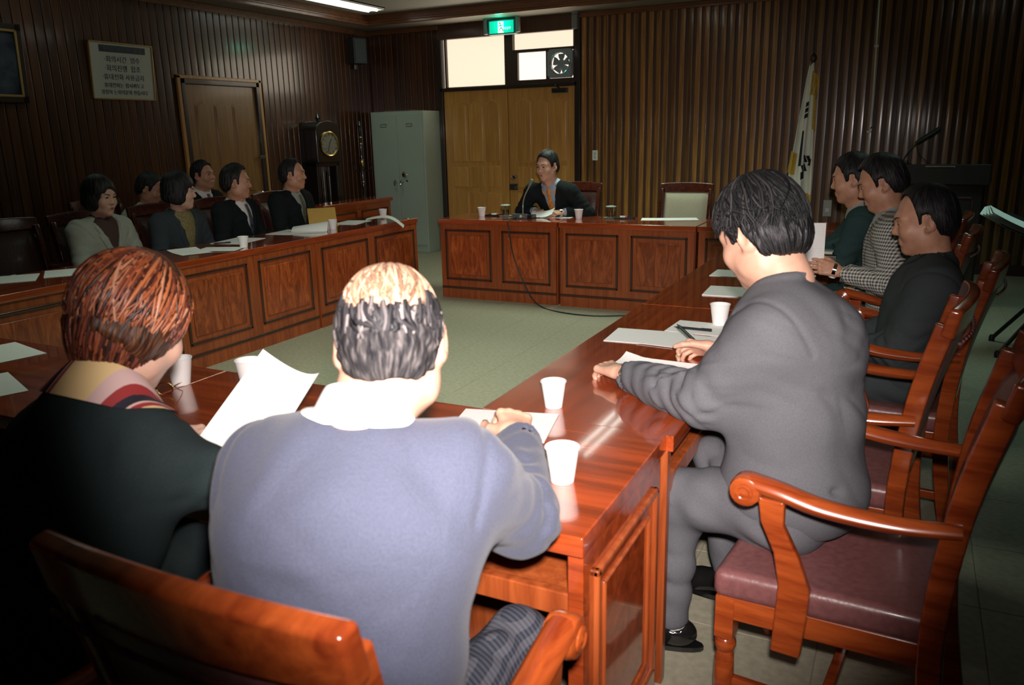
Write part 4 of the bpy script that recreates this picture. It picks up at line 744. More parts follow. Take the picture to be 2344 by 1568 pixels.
class Field:
    def __init__(s, lo, hi, h):
        s.h = h; s.lo = np.asarray(lo, float); n = np.ceil((np.asarray(hi)-s.lo)/h).astype(int)+1; s.n = n
        s.ax = [(s.lo[i]+h*np.arange(n[i])).astype(np.float32) for i in range(3)]; s.D = np.full(n, 1.0, np.float32)
    def sub(s, lo, hi):
        sl = []
        for i in range(3):
            a = max(0, int((lo[i]-s.lo[i])/s.h)); b = min(s.n[i], int((hi[i]-s.lo[i])/s.h)+2)
            if b <= a: return None
            sl.append(slice(a, b))
        return tuple(sl)
    def pts(s, sl): return s.ax[0][sl[0]][:, None, None], s.ax[1][sl[1]][None, :, None], s.ax[2][sl[2]][None, None, :]
    def mix(s, sl, d, k, op):
        a = s.D[sl]
        if op == 'u':
            h = np.maximum(k-np.abs(a-d), 0)/k; s.D[sl] = np.minimum(a, d)-h*h*k*0.25
        else:
            d = -d; h = np.maximum(k-np.abs(a-d), 0)/k; s.D[sl] = np.maximum(a, d)+h*h*k*0.25
    def ell(s, c, r, R=None, k=0.02, op='u'):
        c = V3(c); r = V3(r); m = max(r)+k+3*s.h; sl = s.sub(c-m, c+m)
        if sl is None: return s
        x, y, z = s.pts(sl); x = x-c[0]; y = y-c[1]; z = z-c[2]
        if R is not None: x, y, z = [x*R[0][i]+y*R[1][i]+z*R[2][i] for i in range(3)]
        k0 = np.sqrt((x/r[0])**2+(y/r[1])**2+(z/r[2])**2); k1 = np.sqrt((x/r[0]**2)**2+(y/r[1]**2)**2+(z/r[2]**2)**2)+1e-6
        s.mix(sl, k0*(k0-1)/k1, k, op); return s
    def cap(s, a, b, ra, rb, k=0.02, op='u', flat=None, cut=None):
        a = V3(a); b = V3(b); m = max(ra, rb)*(1 if flat is None else max(1, 1/flat[1]))+k+3*s.h; sl = s.sub(np.minimum(a, b)-m, np.maximum(a, b)+m)
        if sl is None: return s
        x, y, z = s.pts(sl); x = x-a[0]; y = y-a[1]; z = z-a[2]; ba = b-a; L2 = max(ba@ba, 1e-9)
        t = (x*ba[0]+y*ba[1]+z*ba[2])/L2; tc = np.clip(t, 0, 1)
        x = x-tc*ba[0]; y = y-tc*ba[1]; z = z-tc*ba[2]
        if flat is not None:
            n, q = flat; w_ = (x*n[0]+y*n[1]+z*n[2])*(1/q-1); x = x+w_*n[0]; y = y+w_*n[1]; z = z+w_*n[2]
        d = np.sqrt(x*x+y*y+z*z)-(ra+(rb-ra)*tc)
        if flat is not None: d = d*min(1, flat[1]*1.25)
        if cut: d = np.maximum(d, (t-1)*math.sqrt(L2))
        s.mix(sl, d, k, op); return s
    def func(s, lo, hi, f, k=0.01, op='s'):
        sl = s.sub(lo, hi)
        if sl is None: return s
        s.mix(sl, f(*s.pts(sl)), k, op); return s
    def displace(s, f, band=0.03):
        idx = np.nonzero(np.abs(s.D) < band); P = np.stack([s.ax[i][idx[i]] for i in range(3)], 1); s.D[idx] += f(P).astype(np.float32); return s
    def at(s, P):
        q = (np.asarray(P)-s.lo)/s.h; i = np.clip(np.floor(q).astype(int), 0, s.n-2); f = np.clip(q-i, 0, 1); r = 0
        for o in range(8):
            b = ((o >> 2) & 1, (o >> 1) & 1, o & 1); w_ = 1
            for a in range(3): w_ = w_*(f[:, a] if b[a] else 1-f[:, a])
            r = r+w_*s.D[i[:, 0]+b[0], i[:, 1]+b[1], i[:, 2]+b[2]]
        return r
    def project(s, P, dirn, start=0.25, n=70):
        """march points from P+dirn*start back along -dirn to the surface"""
        P = np.asarray(P, float)+np.asarray(dirn)*start; dn = np.asarray(dirn); t = np.zeros(len(P))
        for _ in range(n): t = t+np.clip(s.at(P-dn*t[:, None]), -0.004, 0.012)
        return P-dn*t[:, None]
    def mesh(s):
        D = s.D; S_ = D < 0; nx, ny, nz_ = D.shape; cnt = np.zeros((nx-1, ny-1, nz_-1), np.int8)
        cr = [(a, b, c) for a in (0, 1) for b in (0, 1) for c in (0, 1)]
        vw = lambda A, o: A[o[0]:nx-1+o[0], o[1]:ny-1+o[1], o[2]:nz_-1+o[2]]
        for o in cr: cnt += vw(S_, o)
        act = (cnt > 0) & (cnt < 8); ijk = np.argwhere(act); idx = -np.ones(act.shape, np.int64); idx[act] = np.arange(len(ijk))
        acc = np.zeros((len(ijk), 3)); num = np.zeros(len(ijk))
        val = {o: vw(D, o)[act] for o in cr}
        for o in cr:
            for ax in range(3):
                if o[ax]: continue
                p = list(o); p[ax] = 1; p = tuple(p); v1, v2 = val[o], val[p]; mk = (v1 < 0) != (v2 < 0)
                t = v1[mk]/(v1[mk]-v2[mk]); q = np.tile(np.array(o, float), (mk.sum(), 1)); q[:, ax] += t; acc[mk] += q; num[mk] += 1
        verts = s.lo+s.h*(ijk+acc/num[:, None]); quads = []
        for ax in range(3):
            b, c = [(1, 2), (2, 0), (0, 1)][ax]
            s0 = [slice(None)]*3; s1 = [slice(None)]*3; s0[ax] = slice(0, -1); s1[ax] = slice(1, None)
            A_, B_ = S_[tuple(s0)], S_[tuple(s1)]; e = np.argwhere(A_ != B_); inside = A_[A_ != B_]
            ok = (e[:, b] > 0) & (e[:, c] > 0) & (e[:, b] < D.shape[b]-1) & (e[:, c] < D.shape[c]-1); e = e[ok]; inside = inside[ok]
            def cell(db, dc): q = e.copy(); q[:, b] -= db; q[:, c] -= dc; return idx[q[:, 0], q[:, 1], q[:, 2]]
            Q = np.stack([cell(1, 1), cell(0, 1), cell(0, 0), cell(1, 0)], 1); Q[~inside] = Q[~inside][:, ::-1]; quads.append(Q)
        return verts, np.concatenate(quads)
def np_mesh(name, parts, mat, smooth=True):
    off = 0; VV = []; QQ = []
    for v, q in parts: VV.append(v); QQ.append(q+off); off += len(v)
    V, Q = np.concatenate(VV), np.concatenate(QQ)
    me = bpy.data.meshes.new(name); me.vertices.add(len(V)); me.vertices.foreach_set('co', V.astype(np.float32).ravel())
    me.loops.add(len(Q)*4); me.loops.foreach_set('vertex_index', Q.astype(np.int32).ravel()); me.polygons.add(len(Q)); me.polygons.foreach_set('loop_start', np.arange(0, len(Q)*4, 4, dtype=np.int32))
    me.update(calc_edges=True); me.validate()
    if smooth: me.polygons.foreach_set('use_smooth', np.ones(len(me.polygons), bool))
    me.materials.append(mat); return me
def frame_of(yaw=0, pitch=0, roll=0):
    """columns right, forward, up; yaw + turns left, pitch + looks up"""
    R = Matrix.Rotation(math.radians(yaw), 3, 'Z') @ Matrix.Rotation(math.radians(pitch), 3, 'X') @ Matrix.Rotation(math.radians(roll), 3, 'Y')
    return np.array(R)
def ik(a, b, l1, l2, pole):
    a, b = V3(a), V3(b); d = b-a; L = np.linalg.norm(d); u = d/L
    if L > (l1+l2)*0.985: s_ = L/((l1+l2)*0.985); l1 *= s_; l2 *= s_
    x = (l1*l1-l2*l2+L*L)/(2*L); hgt = math.sqrt(max(l1*l1-x*x, 0)); p = V3(pole)-u*(V3(pole)@u); return a+u*x+nz(p)*hgt
def hand_field(wr, d, n, side, curl=(25, 30, 20), h=0.0036, sc=1.0, thumb=(0.75, 0.55), spread=1.0):
    """wrist, finger direction, palm normal; side +1 right hand, -1 left hand"""
    wr = V3(wr); d = nz(d); n = nz(V3(n)-d*(V3(n)@d)); t = -side*np.cross(n, d)
    F = Field(wr-0.23*sc, wr+0.23*sc, h); P = lambda a, b, c: wr+sc*(d*a+t*b+n*c)
    F.cap(P(-0.06, 0, 0), P(0.02, 0, 0), 0.027*sc, 0.026*sc, 0.02, flat=(n, 0.78))
    for i, b in enumerate((0.030, 0.010, -0.010, -0.029)):
        Lk = (0.088, 0.092, 0.087, 0.078)[i]; Lf = (0.070, 0.078, 0.072, 0.056)[i]; r = (0.0088, 0.0090, 0.0086, 0.0076)[i]*sc
        F.cap(P(0.012, b*0.62, 0), P(Lk, b, -0.003), 0.0135*sc, 0.0105*sc, 0.014)
        F.ell(P(Lk, b, -0.006), (0.0095*sc,)*3, None, 0.008)
        p = P(Lk, b*1.0, -0.001); ang = 0.0; dirb = nz(d+t*(b*1.6*spread))
        for j, (fr, cj) in enumerate(zip((0.47, 0.30, 0.23), curl)):
            ang += math.radians(cj if not isinstance(cj, (list, tuple)) else cj[i]); q = p+sc*Lf*fr*(dirb*math.cos(ang)+n*math.sin(ang))
            F.cap(p, q, r*(1-0.07*j), r*(0.95-0.08*j), 0.0025); p = q
    a = P(0.022, 0.024, 0.006); b = P(0.058, 0.050, 0.014+0.012*thumb[1]); c = b+sc*0.034*nz(d*thumb[0]+t*(0.5-thumb[1]*0.5)+n*0.5*thumb[1]); e = c+sc*0.027*nz(d*(thumb[0]+0.2)-t*0.2*thumb[1]+n*0.5*thumb[1])
    F.cap(a, b, 0.0175*sc, 0.0115*sc, 0.012); F.cap(b, c, 0.0108*sc, 0.0098*sc, 0.004); F.cap(c, e, 0.0098*sc, 0.0082*sc, 0.004)
    return F.mesh()
def head_field(h, neck_local, female=False, jaw=1.0, nose=1.0, neckr=1.0):
    F = Field((-0.105, -0.155, -0.215), (0.105, 0.135, 0.145), h); E = F.ell; Cp = F.cap
    E((0, -0.012, 0.030), (0.0755, 0.097, 0.092)); E((0, 0.028, -0.028), (0.0625*jaw, 0.060, 0.088), None, 0.03); E((0, 0.030, -0.078), (0.047*jaw, 0.047, 0.040), None, 0.03)
    E((0, 0.066, -0.103), (0.019, 0.017, 0.015), None, 0.025)
    for s in (-1, 1):
        E((s*0.040, 0.060, -0.030), (0.026, 0.024, 0.026), None, 0.025); Cp((s*0.012, 0.083, 0.026), (s*0.046, 0.068, 0.024), 0.010, 0.009, 0.022)
        E((s*0.056*jaw, 0.002, -0.062), (0.015, 0.030, 0.030), None, 0.03)
    for s in (-1, 1): E((s*0.032, 0.098, 0.006), (0.019, 0.016, 0.011), None, 0.014, 's')
    Cp((0, 0.082, 0.014), (0, 0.097*nose, -0.024), 0.0085, 0.0125, 0.012); E((0, 0.098*nose, -0.028), (0.0135, 0.012, 0.0105), None, 0.008)
    for s in (-1, 1):
        E((s*0.0145, 0.089, -0.031), (0.0095, 0.011, 0.0085), None, 0.006); E((s*0.0315, 0.0745, 0.006), (0.0155, 0.0135, 0.0115), None, 0.003)
    Cp((-0.017, 0.084, -0.060), (0.017, 0.084, -0.060), 0.0068, 0.0068, 0.010); Cp((-0.014, 0.083, -0.0705), (0.014, 0.083, -0.0705), 0.0078, 0.0078, 0.010)
    F.cap((-0.021, 0.0935, -0.065), (0.021, 0.0935, -0.065), 0.0025, 0.0025, 0.004, 's')
    for s in (-1, 1):
        R = frame_of(s*-22, 0, 0) @ frame_of(0, -8, 0)
        E((s*0.082, -0.018, -0.004), (0.0085, 0.022, 0.034), R, 0.006); E((s*0.0900, -0.013, 0.000), (0.0045, 0.012, 0.021), R, 0.004, 's'); E((s*0.077, -0.006, -0.030), (0.008, 0.010, 0.010), None, 0.006)
    r = (0.050 if female else 0.057)*neckr
    Cp((0, -0.022, -0.055), neck_local, r, r*1.08, 0.03)
    if not female: E((0, 0.030, -0.135), (0.012, 0.012, 0.014), None, 0.02)
    return F
def locks(rng, N, c, r, phi_rng, th0, th1, len_j=0.15, r0=0.0032, wob=0.25, lift=(0.0, 0.05), tone=(0, 1), tilt=0.0, curlamp=0.0):
    """tapered strands running down an ellipsoid from the crown; th from the pole in radians (th0/th1 numbers or functions of phi)"""
    VV = []; QQ = []; TT = []; n = 9; off = 0
    for _ in range(N):
        ph = rng.uniform(*phi_rng); a = th0(ph, rng) if callable(th0) else rng.uniform(*th0); b = th1(ph) if callable(th1) else th1; b = b*(1+rng.normal()*len_j*0.5)
        if b < a+0.1: continue
        lf = rng.uniform(*lift); w1 = rng.normal()*wob; ph2 = rng.uniform(0, 6.28); tn = rng.uniform(*tone); pts = []
        for i in range(n):
            t = i/(n-1); th = a+(b-a)*t; p_ = ph+w1*t*t+curlamp*math.sin(ph2+t*7)*t; k = 1+lf*(0.35+t) ; x, y, z = k*r[0]*math.sin(th)*math.sin(p_), k*r[1]*math.sin(th)*math.cos(p_), k*r[2]*math.cos(th)
            ct, st = math.cos(tilt), math.sin(tilt); pts.append(np.array([c[0]+x, c[1]+y*ct-z*st, c[2]+y*st+z*ct]))
        pts = np.array(pts); tg = np.gradient(pts, axis=0); tg /= np.linalg.norm(tg, axis=1)[:, None]+1e-9; nr = pts-np.array(c); nr -= tg*(nr*tg).sum(1)[:, None]; nr /= np.linalg.norm(nr, axis=1)[:, None]+1e-9; sd = np.cross(tg, nr)
        rad = r0*(0.5+0.9*np.sin(np.linspace(0.5, math.pi-0.12, n)))*rng.uniform(0.7, 1.25)
        V = np.stack([pts+sd*rad[:, None]*1.5, pts+nr*rad[:, None]*0.8, pts-sd*rad[:, None]*1.5, pts-nr*rad[:, None]*0.6], 1).reshape(-1, 3)
        i = np.arange(n-1)[:, None]*4; j = np.arange(4)[None]; Q = np.stack([i+j, i+(j+1) % 4, i+4+(j+1) % 4, i+4+j], -1).reshape(-1, 4)[:, ::-1]
        VV.append(V); QQ.append(Q+off); TT.append(np.full(len(V), tn)); off += len(V)
    return np.concatenate(VV), np.concatenate(QQ), np.concatenate(TT)
def tone_mat(name, stops, rough=0.32, spec=0.6):
    m_, nt, b, N, L = nodes(name); a = N('ShaderNodeAttribute'); a.attribute_name = 'tone'; r = N('ShaderNodeValToRGB'); e = r.color_ramp.elements
    e[0].position = stops[0][0]; e[0].color = (*stops[0][1], 1); e[1].position = stops[-1][0]; e[1].color = (*stops[-1][1], 1)
    for p, c_ in stops[1:-1]: x_ = e.new(p); x_.color = (*c_, 1)
    L(a.outputs['Fac'], r.inputs['Fac']); L(r.outputs['Color'], b.inputs['Base Color']); b.inputs['Roughness'].default_value = rough; b.inputs['Specular IOR Level'].default_value = spec
    return m_
def lock_obj(name, data, mat, parent, M):
    V, Q, T_ = data; me = np_mesh(name, [(V, Q)], mat); at_ = me.attributes.new('tone', 'FLOAT', 'POINT'); at_.data.foreach_set('value', T_.astype(np.float32))
    o = bpy.data.objects.new(name, me); link(o, parent); o.matrix_local = M; return o

ZL_MAN = [(-0.14, -0.072), (-0.085, -0.075), (-0.045, -0.055), (-0.028, -0.010), (-0.010, 0.030), (0.006, 0.028), (0.012, -0.012), (0.030, -0.008), (0.036, 0.040), (0.050, 0.072), (0.066, 0.096), (0.12, 0.108)]
def hair_mesh(style, puff=(0.010, 0.010, 0.014), zl=ZL_MAN, h=0.0045, amp=0.003, rec=0.0, fz=0.0, back=0.0):
    F = Field((-0.135, -0.165, -0.17), (0.135, 0.14, 0.17), h)
    if style == 'bob':
        F.ell((0, -0.018, 0.040), (0.0755+puff[0], 0.097+puff[1], 0.088+puff[2])); F.ell((0, -0.030, -0.035), (0.085+puff[0], 0.083+puff[1], 0.085), None, 0.03)
        F.ell((0, 0.125, -0.045+fz), (0.066, 0.088, 0.098+fz), None, 0.012, 's'); F.func((-1,)*3, (1,)*3, lambda x, y, z: z+0.092+0.25*(y+0.02)+0*x, 0.015)
        F.ell((0, -0.03, -0.12), (0.055, 0.06, 0.055), None, 0.02, 's')
    elif style == 'short_f':
        F.ell((0, -0.016, 0.038), (0.0755+puff[0], 0.097+puff[1], 0.088+puff[2])); F.ell((0, -0.035, -0.030), (0.074+puff[0], 0.074+puff[1], 0.075), None, 0.03)
        F.ell((0, 0.130, -0.040), (0.066, 0.092, 0.092), None, 0.012, 's'); F.func((-1,)*3, (1,)*3, lambda x, y, z: z+0.070+0.35*(y+0.02)+0*x, 0.015)
    else:
        F.ell((0, -0.014, 0.034), (0.0755+puff[0], 0.098+puff[1], 0.090+puff[2])); F.ell((0, -0.045, -0.02), (0.068+puff[0]*0.8, 0.066+puff[1], 0.070), None, 0.03)
        ys, zs = np.array(zl, float).T
        zs = zs+rec*np.clip((ys-0.03)/0.05, 0, 1)
        F.func((-1,)*3, (1,)*3, lambda x, y, z: (z-np.interp(y+back*np.clip((y-0.01)/0.03, 0, 1)-0.10*np.maximum(np.abs(x)-0.03, 0)*(y > 0.04), ys, zs).astype(np.float32))*0.75+0*x, 0.008)
    ph = lambda P: np.arctan2(P[:, 0], P[:, 1]+0.05)
    F.displace(lambda P: amp*vnoise(np.stack([ph(P)*7+5, P[:, 2]*22, P[:, 1]*9+3], 1))+0.6*amp*vnoise(np.stack([ph(P)*18, P[:, 2]*30, P[:, 0]*12], 1)), 0.02)
    return F.mesh()

def person(label, loc, rz, J, look=(0, 0, 0), hs=1.0, female=False, skin=None, jacket=None, pants=None, shirt=None, tie=None, hair=None, hairmat=None, hands=(None, None), girth=1.0, res=0.0085, hres=0.005,
           vopen=None, collar=None, creases=(), legs=True, lapel=True, fold=1.0, shoes=True, eyes=True, brow=True, jcollar=True, cuffs=None, jaw=1.0, hem=None, headc=None, shw=1.0, dep=1.0, ar=(0.072, 0.062, 0.049), hunch=0.0, cuffb=0.012, neckr=1.0, jc=0.0, thigh=1.0):
    """J: joints in the person's own frame (x right, y forward, z up, origin on the floor)"""
    skin = skin or M_skin; J = {k: V3(v) for k, v in J.items()}
    pel, neck, head = J['pel'], J['neck'], J['head']; U = nz(neck-pel); Rr = J['shR']-J['shL']; Rr = nz(Rr-U*(Rr@U)); Fw = np.cross(U, Rr); TF = np.stack([Rr, Fw, U], 1); TL = np.linalg.norm(neck-pel)
    T_ = lambda a, b, c: pel+Rr*a+Fw*b+U*c*TL
    HR = frame_of(*look); HM = Matrix.LocRotScale(Vector(head), Matrix(HR.tolist()).to_quaternion(), Vector((hs,)*3))
    # --- body
    hf = head_field(hres, HR.T @ (neck+U*0.0-head)/hs, female, jaw, 1.0, neckr); hv, hq = hf.mesh(); parts = [((hv*hs) @ HR.T+head, hq)]
    allp = np.array([pel, neck, J['shL'], J['shR'], J['elL'], J['elR'], J['wrL'], J['wrR']]); lo, hi = allp.min(0)-0.24, allp.max(0)+0.24
    bf = Field(lo, hi, 0.013); bf.ell(T_(0, 0, 0.05), (0.15*girth, 0.10*girth, 0.13), TF, 0.05).ell(T_(0, 0, 0.45), (0.13*girth, 0.09*girth, 0.17), TF, 0.05).ell(T_(0, 0, 0.75), (0.15*girth, 0.095*girth, 0.15), TF, 0.05)
    bf.cap(J['shL'], J['shR'], 0.05, 0.05, 0.05).cap(neck-U*0.08, neck+U*0.02, 0.06, 0.052, 0.04)
    for s in 'LR': bf.cap(J['sh'+s], J['el'+s], 0.036, 0.028, 0.03).cap(J['el'+s], J['wr'+s], 0.028, 0.024, 0.02)
    parts.append(bf.mesh())
    for s, hd, sg in (('L', hands[0], -1), ('R', hands[1], 1)):
        if hd: parts.append(hand_field(J['wr'+s], hd['d'], hd['n'], sg, **{k: v for k, v in hd.items() if k not in 'dn'}))
    body = bpy.data.objects.new('person', np_mesh('person', parts, skin)); body.location = loc; body.rotation_euler = (0, 0, rz); COL.objects.link(body); tag(body, label, 'person')
    # --- jacket
    g = girth; jf = Field(lo, hi, res)
    jf.ell(T_(0, -0.005, 0.03), (0.185*g, 0.135*g*dep, 0.15), TF, 0.06).ell(T_(0, -hunch*0.5, 0.38), (0.170*g, 0.128*g*dep, 0.19), TF, 0.07).ell(T_(0, 0.004-hunch, 0.70), (0.184*g, 0.130*g*dep, 0.175), TF, 0.07)
    for s in (-1, 1):
        sh = J['shL'] if s < 0 else J['shR']; jf.cap(sh-Rr*s*0.02, neck-U*0.040+Rr*s*0.045, 0.060*shw, 0.058, 0.08)
        el, wr = (J['elL'], J['wrL']) if s < 0 else (J['elR'], J['wrR']); jf.cap(sh-U*0.004, el, ar[0]*shw, ar[1], 0.07); cu = wr+nz(el-wr)*cuffb; jf.cap(el, cu, ar[1]*0.98, ar[2], 0.03, cut=True)
        jf.cap(cu-nz(cu-el)*0.012, cu+nz(cu-el)*0.05, ar[2]-0.006, ar[2]-0.006, 0.004, 's')
    if jcollar:
        for a0, a1 in zip(np.linspace(-120, 120, 13)[:-1], np.linspace(-120, 120, 13)[1:]):
            q = [neck+Rr*0.072*math.sin(math.radians(a))-Fw*(0.066*math.cos(math.radians(a))-0.006)+U*(0.022*math.cos(math.radians(a))-0.012+jc) for a in (a0, a1)]; jf.cap(q[0], q[1], 0.013, 0.013, 0.022)
    jf.cap(neck+U*0.0+Fw*0.012, neck+U*0.10+Fw*0.02, 0.056, 0.062, 0.01, 's')
    if vopen:
        vz, vw = vopen
        def wedge(x, y, z):
            x = x-pel[0]; y = y-pel[1]; z = z-pel[2]; a = x*Rr[0]+y*Rr[1]+z*Rr[2]; b = x*Fw[0]+y*Fw[1]+z*Fw[2]; c_ = (x*U[0]+y*U[1]+z*U[2])/TL
            return np.maximum(np.maximum(np.abs(a)-vw*np.clip((c_-vz)/(1-vz), 0, 1.3)+0.001, 0.045-b), (vz-c_)*TL)
        jf.func((-9,)*3, (9,)*3, wedge, 0.006)
    arms = [(J['shL'], J['elL']), (J['elL'], J['wrL']), (J['shR'], J['elR']), (J['elR'], J['wrR'])]
    def folds(P):
        d = 0.006*fold*vnoise(np.stack([P[:, 0]*8+7, P[:, 1]*8, P[:, 2]*5+P[:, 0]*4], 1))+0.0018*fold*(1-2*np.abs(vnoise(np.stack([P[:, 0]*7+3, P[:, 1]*7, P[:, 2]*17+P[:, 0]*13], 1))))
        ff = fold
        for i, (a, b) in enumerate(arms):
            ba = b-a; t = ((P-a)@ba)/(ba@ba); q = P-a-np.clip(t, 0, 1)[:, None]*ba; r_ = np.linalg.norm(q, axis=1); w_ = np.clip(1-(r_-0.05)/0.04, 0, 1)*(t > -0.1)*(t < 1.1)
            La = np.linalg.norm(ba); u_ = ba/La; e1 = nz(np.cross(u_, (0.3, 0.2, 0.93))); e2 = np.cross(u_, e1); an = np.arctan2(q@e1, q@e2); nn = vnoise(np.stack([t*La*9+i*5, np.cos(an)*1.3+2, np.sin(an)*1.3], 1))
            el_ = np.exp(-((t-(1.0 if i % 2 == 0 else 0.0))/0.40)**2); am = 0.35+0.65*el_; gate = np.clip(0.55+0.9*vnoise(np.stack([t*La*7+i, np.cos(an)*1.6, np.sin(an)*1.6+4], 1)), 0, 1)
            sv = np.sin(2*math.pi*(t*La/0.062+0.28*np.sin(an+i)+0.55*nn)); d = d-w_*ff*0.0075*am*gate*(np.sign(sv)*np.abs(sv)**0.7)
        for sg, shj, elj in ((-1, J['shL'], J['elL']), (1, J['shR'], J['elR'])):
            pn = nz(Rr*sg*0.75+nz(elj-shj)*0.5); q0 = P-(shj+Rr*sg*0.005); d = d+0.0045*np.exp(-((q0@pn)/0.0075)**2)*(np.linalg.norm(q0, axis=1) < 0.125)
            ap = shj-U*0.10; v_ = P-ap; x2 = v_@Rr*sg; z2 = v_@U; y2 = v_@Fw; rr = np.sqrt(x2*x2+z2*z2+0.3*y2*y2); ag = np.arctan2(z2, -x2); fd = np.clip((rr-0.07)/0.07, 0, 1)*np.clip(1-(rr-0.16)/0.20, 0, 1)
            d = d+ff*0.0048*fd*(1-2.0*np.abs(vnoise(np.stack([ag*3.2+9*sg, rr*5, y2*2+sg], 1))))
        for (a, b, wd, dp) in creases:
            a, b = V3(a), V3(b); ba = b-a; t = np.clip(((P-a)@ba)/(ba@ba), 0, 1); r_ = np.linalg.norm(P-a-t[:, None]*ba, axis=1); d = d+dp*np.exp(-(r_/wd)**2)*np.sin(math.pi*np.clip(t*0.9+0.05, 0, 1))
        return d
    jf.displace(folds, 0.045)
    if hem is not None: jf.func((-9,)*3, (9,)*3, lambda x, y, z: z-hem+0*x+0*y, 0.01)
    jo = bpy.data.objects.new('jacket', np_mesh('jacket', [jf.mesh()], jacket)); link(jo, body)
    if vopen and lapel:
        for s in (-1, 1):
            P = []
            for i in range(15):
                t = i/14; e = vw*t; wd = 0.048*min(1, t*3.5)*(1 if t < 0.72 else 0.62)
                for j in range(5): P.append(T_(s*(e-0.004+wd*j/4), 0, vz+(1-vz)*(t*0.93)+0.0-0.02*j/4*t))
            P = push_out(jf, jf.project(np.array(P), Fw)+Fw*0.003, 0.004); P = [tuple(p) for p in P]
            mb = MB().add(P, [(i*5+j, i*5+j+1, (i+1)*5+j+1, (i+1)*5+j) for i in range(14) for j in range(4)]); mb.build('lapel', jacket, jo, smooth=True)
    # --- shirt, collar, tie
    if shirt and vopen:
        sf = Field(lo, hi, max(res, 0.008)); sf.ell(T_(0, -0.002, 0.38), (0.150*g, 0.112*g, 0.19), TF, 0.07).ell(T_(0, 0.000, 0.70), (0.16*g, 0.115*g, 0.17), TF, 0.07).cap(neck-U*0.10, neck+U*0.012+Fw*0.008, 0.075, 0.062, 0.05); sf.cap(neck+U*0.0+Fw*0.012, neck+U*0.10+Fw*0.02, 0.055, 0.06, 0.008, 's')
        so_ = bpy.data.objects.new('shirt', np_mesh('shirt', [sf.mesh()], shirt)); link(so_, body)
        if cuffs:
            for s in cuffs:
                wr, el = J['wr'+s], J['el'+s]; u = nz(wr-el); MB().tube([tuple(wr-u*0.035), tuple(wr+u*0.004)], [0.037, 0.034], 16).build('shirt_cuff', shirt, body, smooth=True)
        if tie:
            zt = np.linspace(0.985, (vopen[0] if vopen else 0.4)-0.03, 14); wt = np.interp(zt, [0.4, 0.93, 0.955, 1.0], [0.036, 0.017, 0.022, 0.018]); P = []
            for z_, w_ in zip(zt, wt):
                for j in range(5): P.append(T_(w_*(j/2-1), 0, z_))
            P = sf.project(np.array(P), Fw)
            bl = np.array([0.010, 0.013, 0.015, 0.013, 0.010]); P = P+Fw*np.tile(bl, len(zt))[:, None]
            MB().add([tuple(p) for p in P], [(i*5+j, i*5+j+1, (i+1)*5+j+1, (i+1)*5+j) for i in range(13) for j in range(4)]).build('tie', tie, so_, smooth=True)
    if collar:
        cm, wdt, hg, amax = collar.get('mat', shirt), collar.get('w', 0.035), collar.get('h', 0.03), collar.get('a', 150); hc = nz(head-neck); mb = MB()
        cc = neck+U*collar.get('z', 0.0)
        def cf(u, v):
            a = math.radians((u*2-1)*amax); ca, sa = math.cos(a), math.sin(a); back = 0.5+0.5*ca
            if v < 0.33: q = v/0.33; r_ = 0.060-0.002*q; z_ = (-0.01+q*hg)
            else: q = (v-0.33)/0.67; r_ = 0.060+wdt*q*(1.0+0.25*(1-back)); z_ = hg-(hg+collar.get('drop', 0.022))*q**1.15
            return tuple(cc+Rr*(r_*1.06)*sa-Fw*(r_*ca-0.008)+U*(z_+0.018*back-0.024*(1-back)))
        mb.grid(cf, 40, 12); n_ = 13; vv = np.array(mb.v).reshape(41, n_, 3); q_ = vv[:, 4:].reshape(-1, 3); vv[:, 4:] = push_out(jf, q_, 0.004).reshape(41, n_-4, 3); mb.v = [tuple(p) for p in vv.reshape(-1, 3)]; o_ = mb.build('collar', cm, body, smooth=True)
        if collar.get('label'): o_['label'] = collar['label']
    # --- trousers and shoes
    if legs:
        kn = [J['knL'], J['knR']]; an = [J['anL'], J['anR']]; al = np.array([pel]+kn+an); pf = Field(al.min(0)-0.22, al.max(0)+0.22, max(0.010, res*1.2))
        pf.ell(pel+V3(0, 0, -0.01), (0.17*g, 0.14*g, 0.115), None, 0.06)
        for s, k_, a_ in ((-1, kn[0], an[0]), (1, kn[1], an[1])):
            hp = pel+Rr*s*0.09-U*0.02; pf.cap(hp, k_, 0.092*g*thigh, 0.068*thigh, 0.05).cap(k_, a_, 0.066, 0.052, 0.03, cut=True)
        pf.displace(lambda P: 0.008*fold*(1-2*np.abs(vnoise(np.stack([P[:, 0]*7+P[:, 2]*9, P[:, 1]*10, P[:, 2]*12-P[:, 1]*5], 1)))), 0.04)
        to = bpy.data.objects.new('trousers', np_mesh('trousers', [pf.mesh()], pants or jacket)); link(to, body)
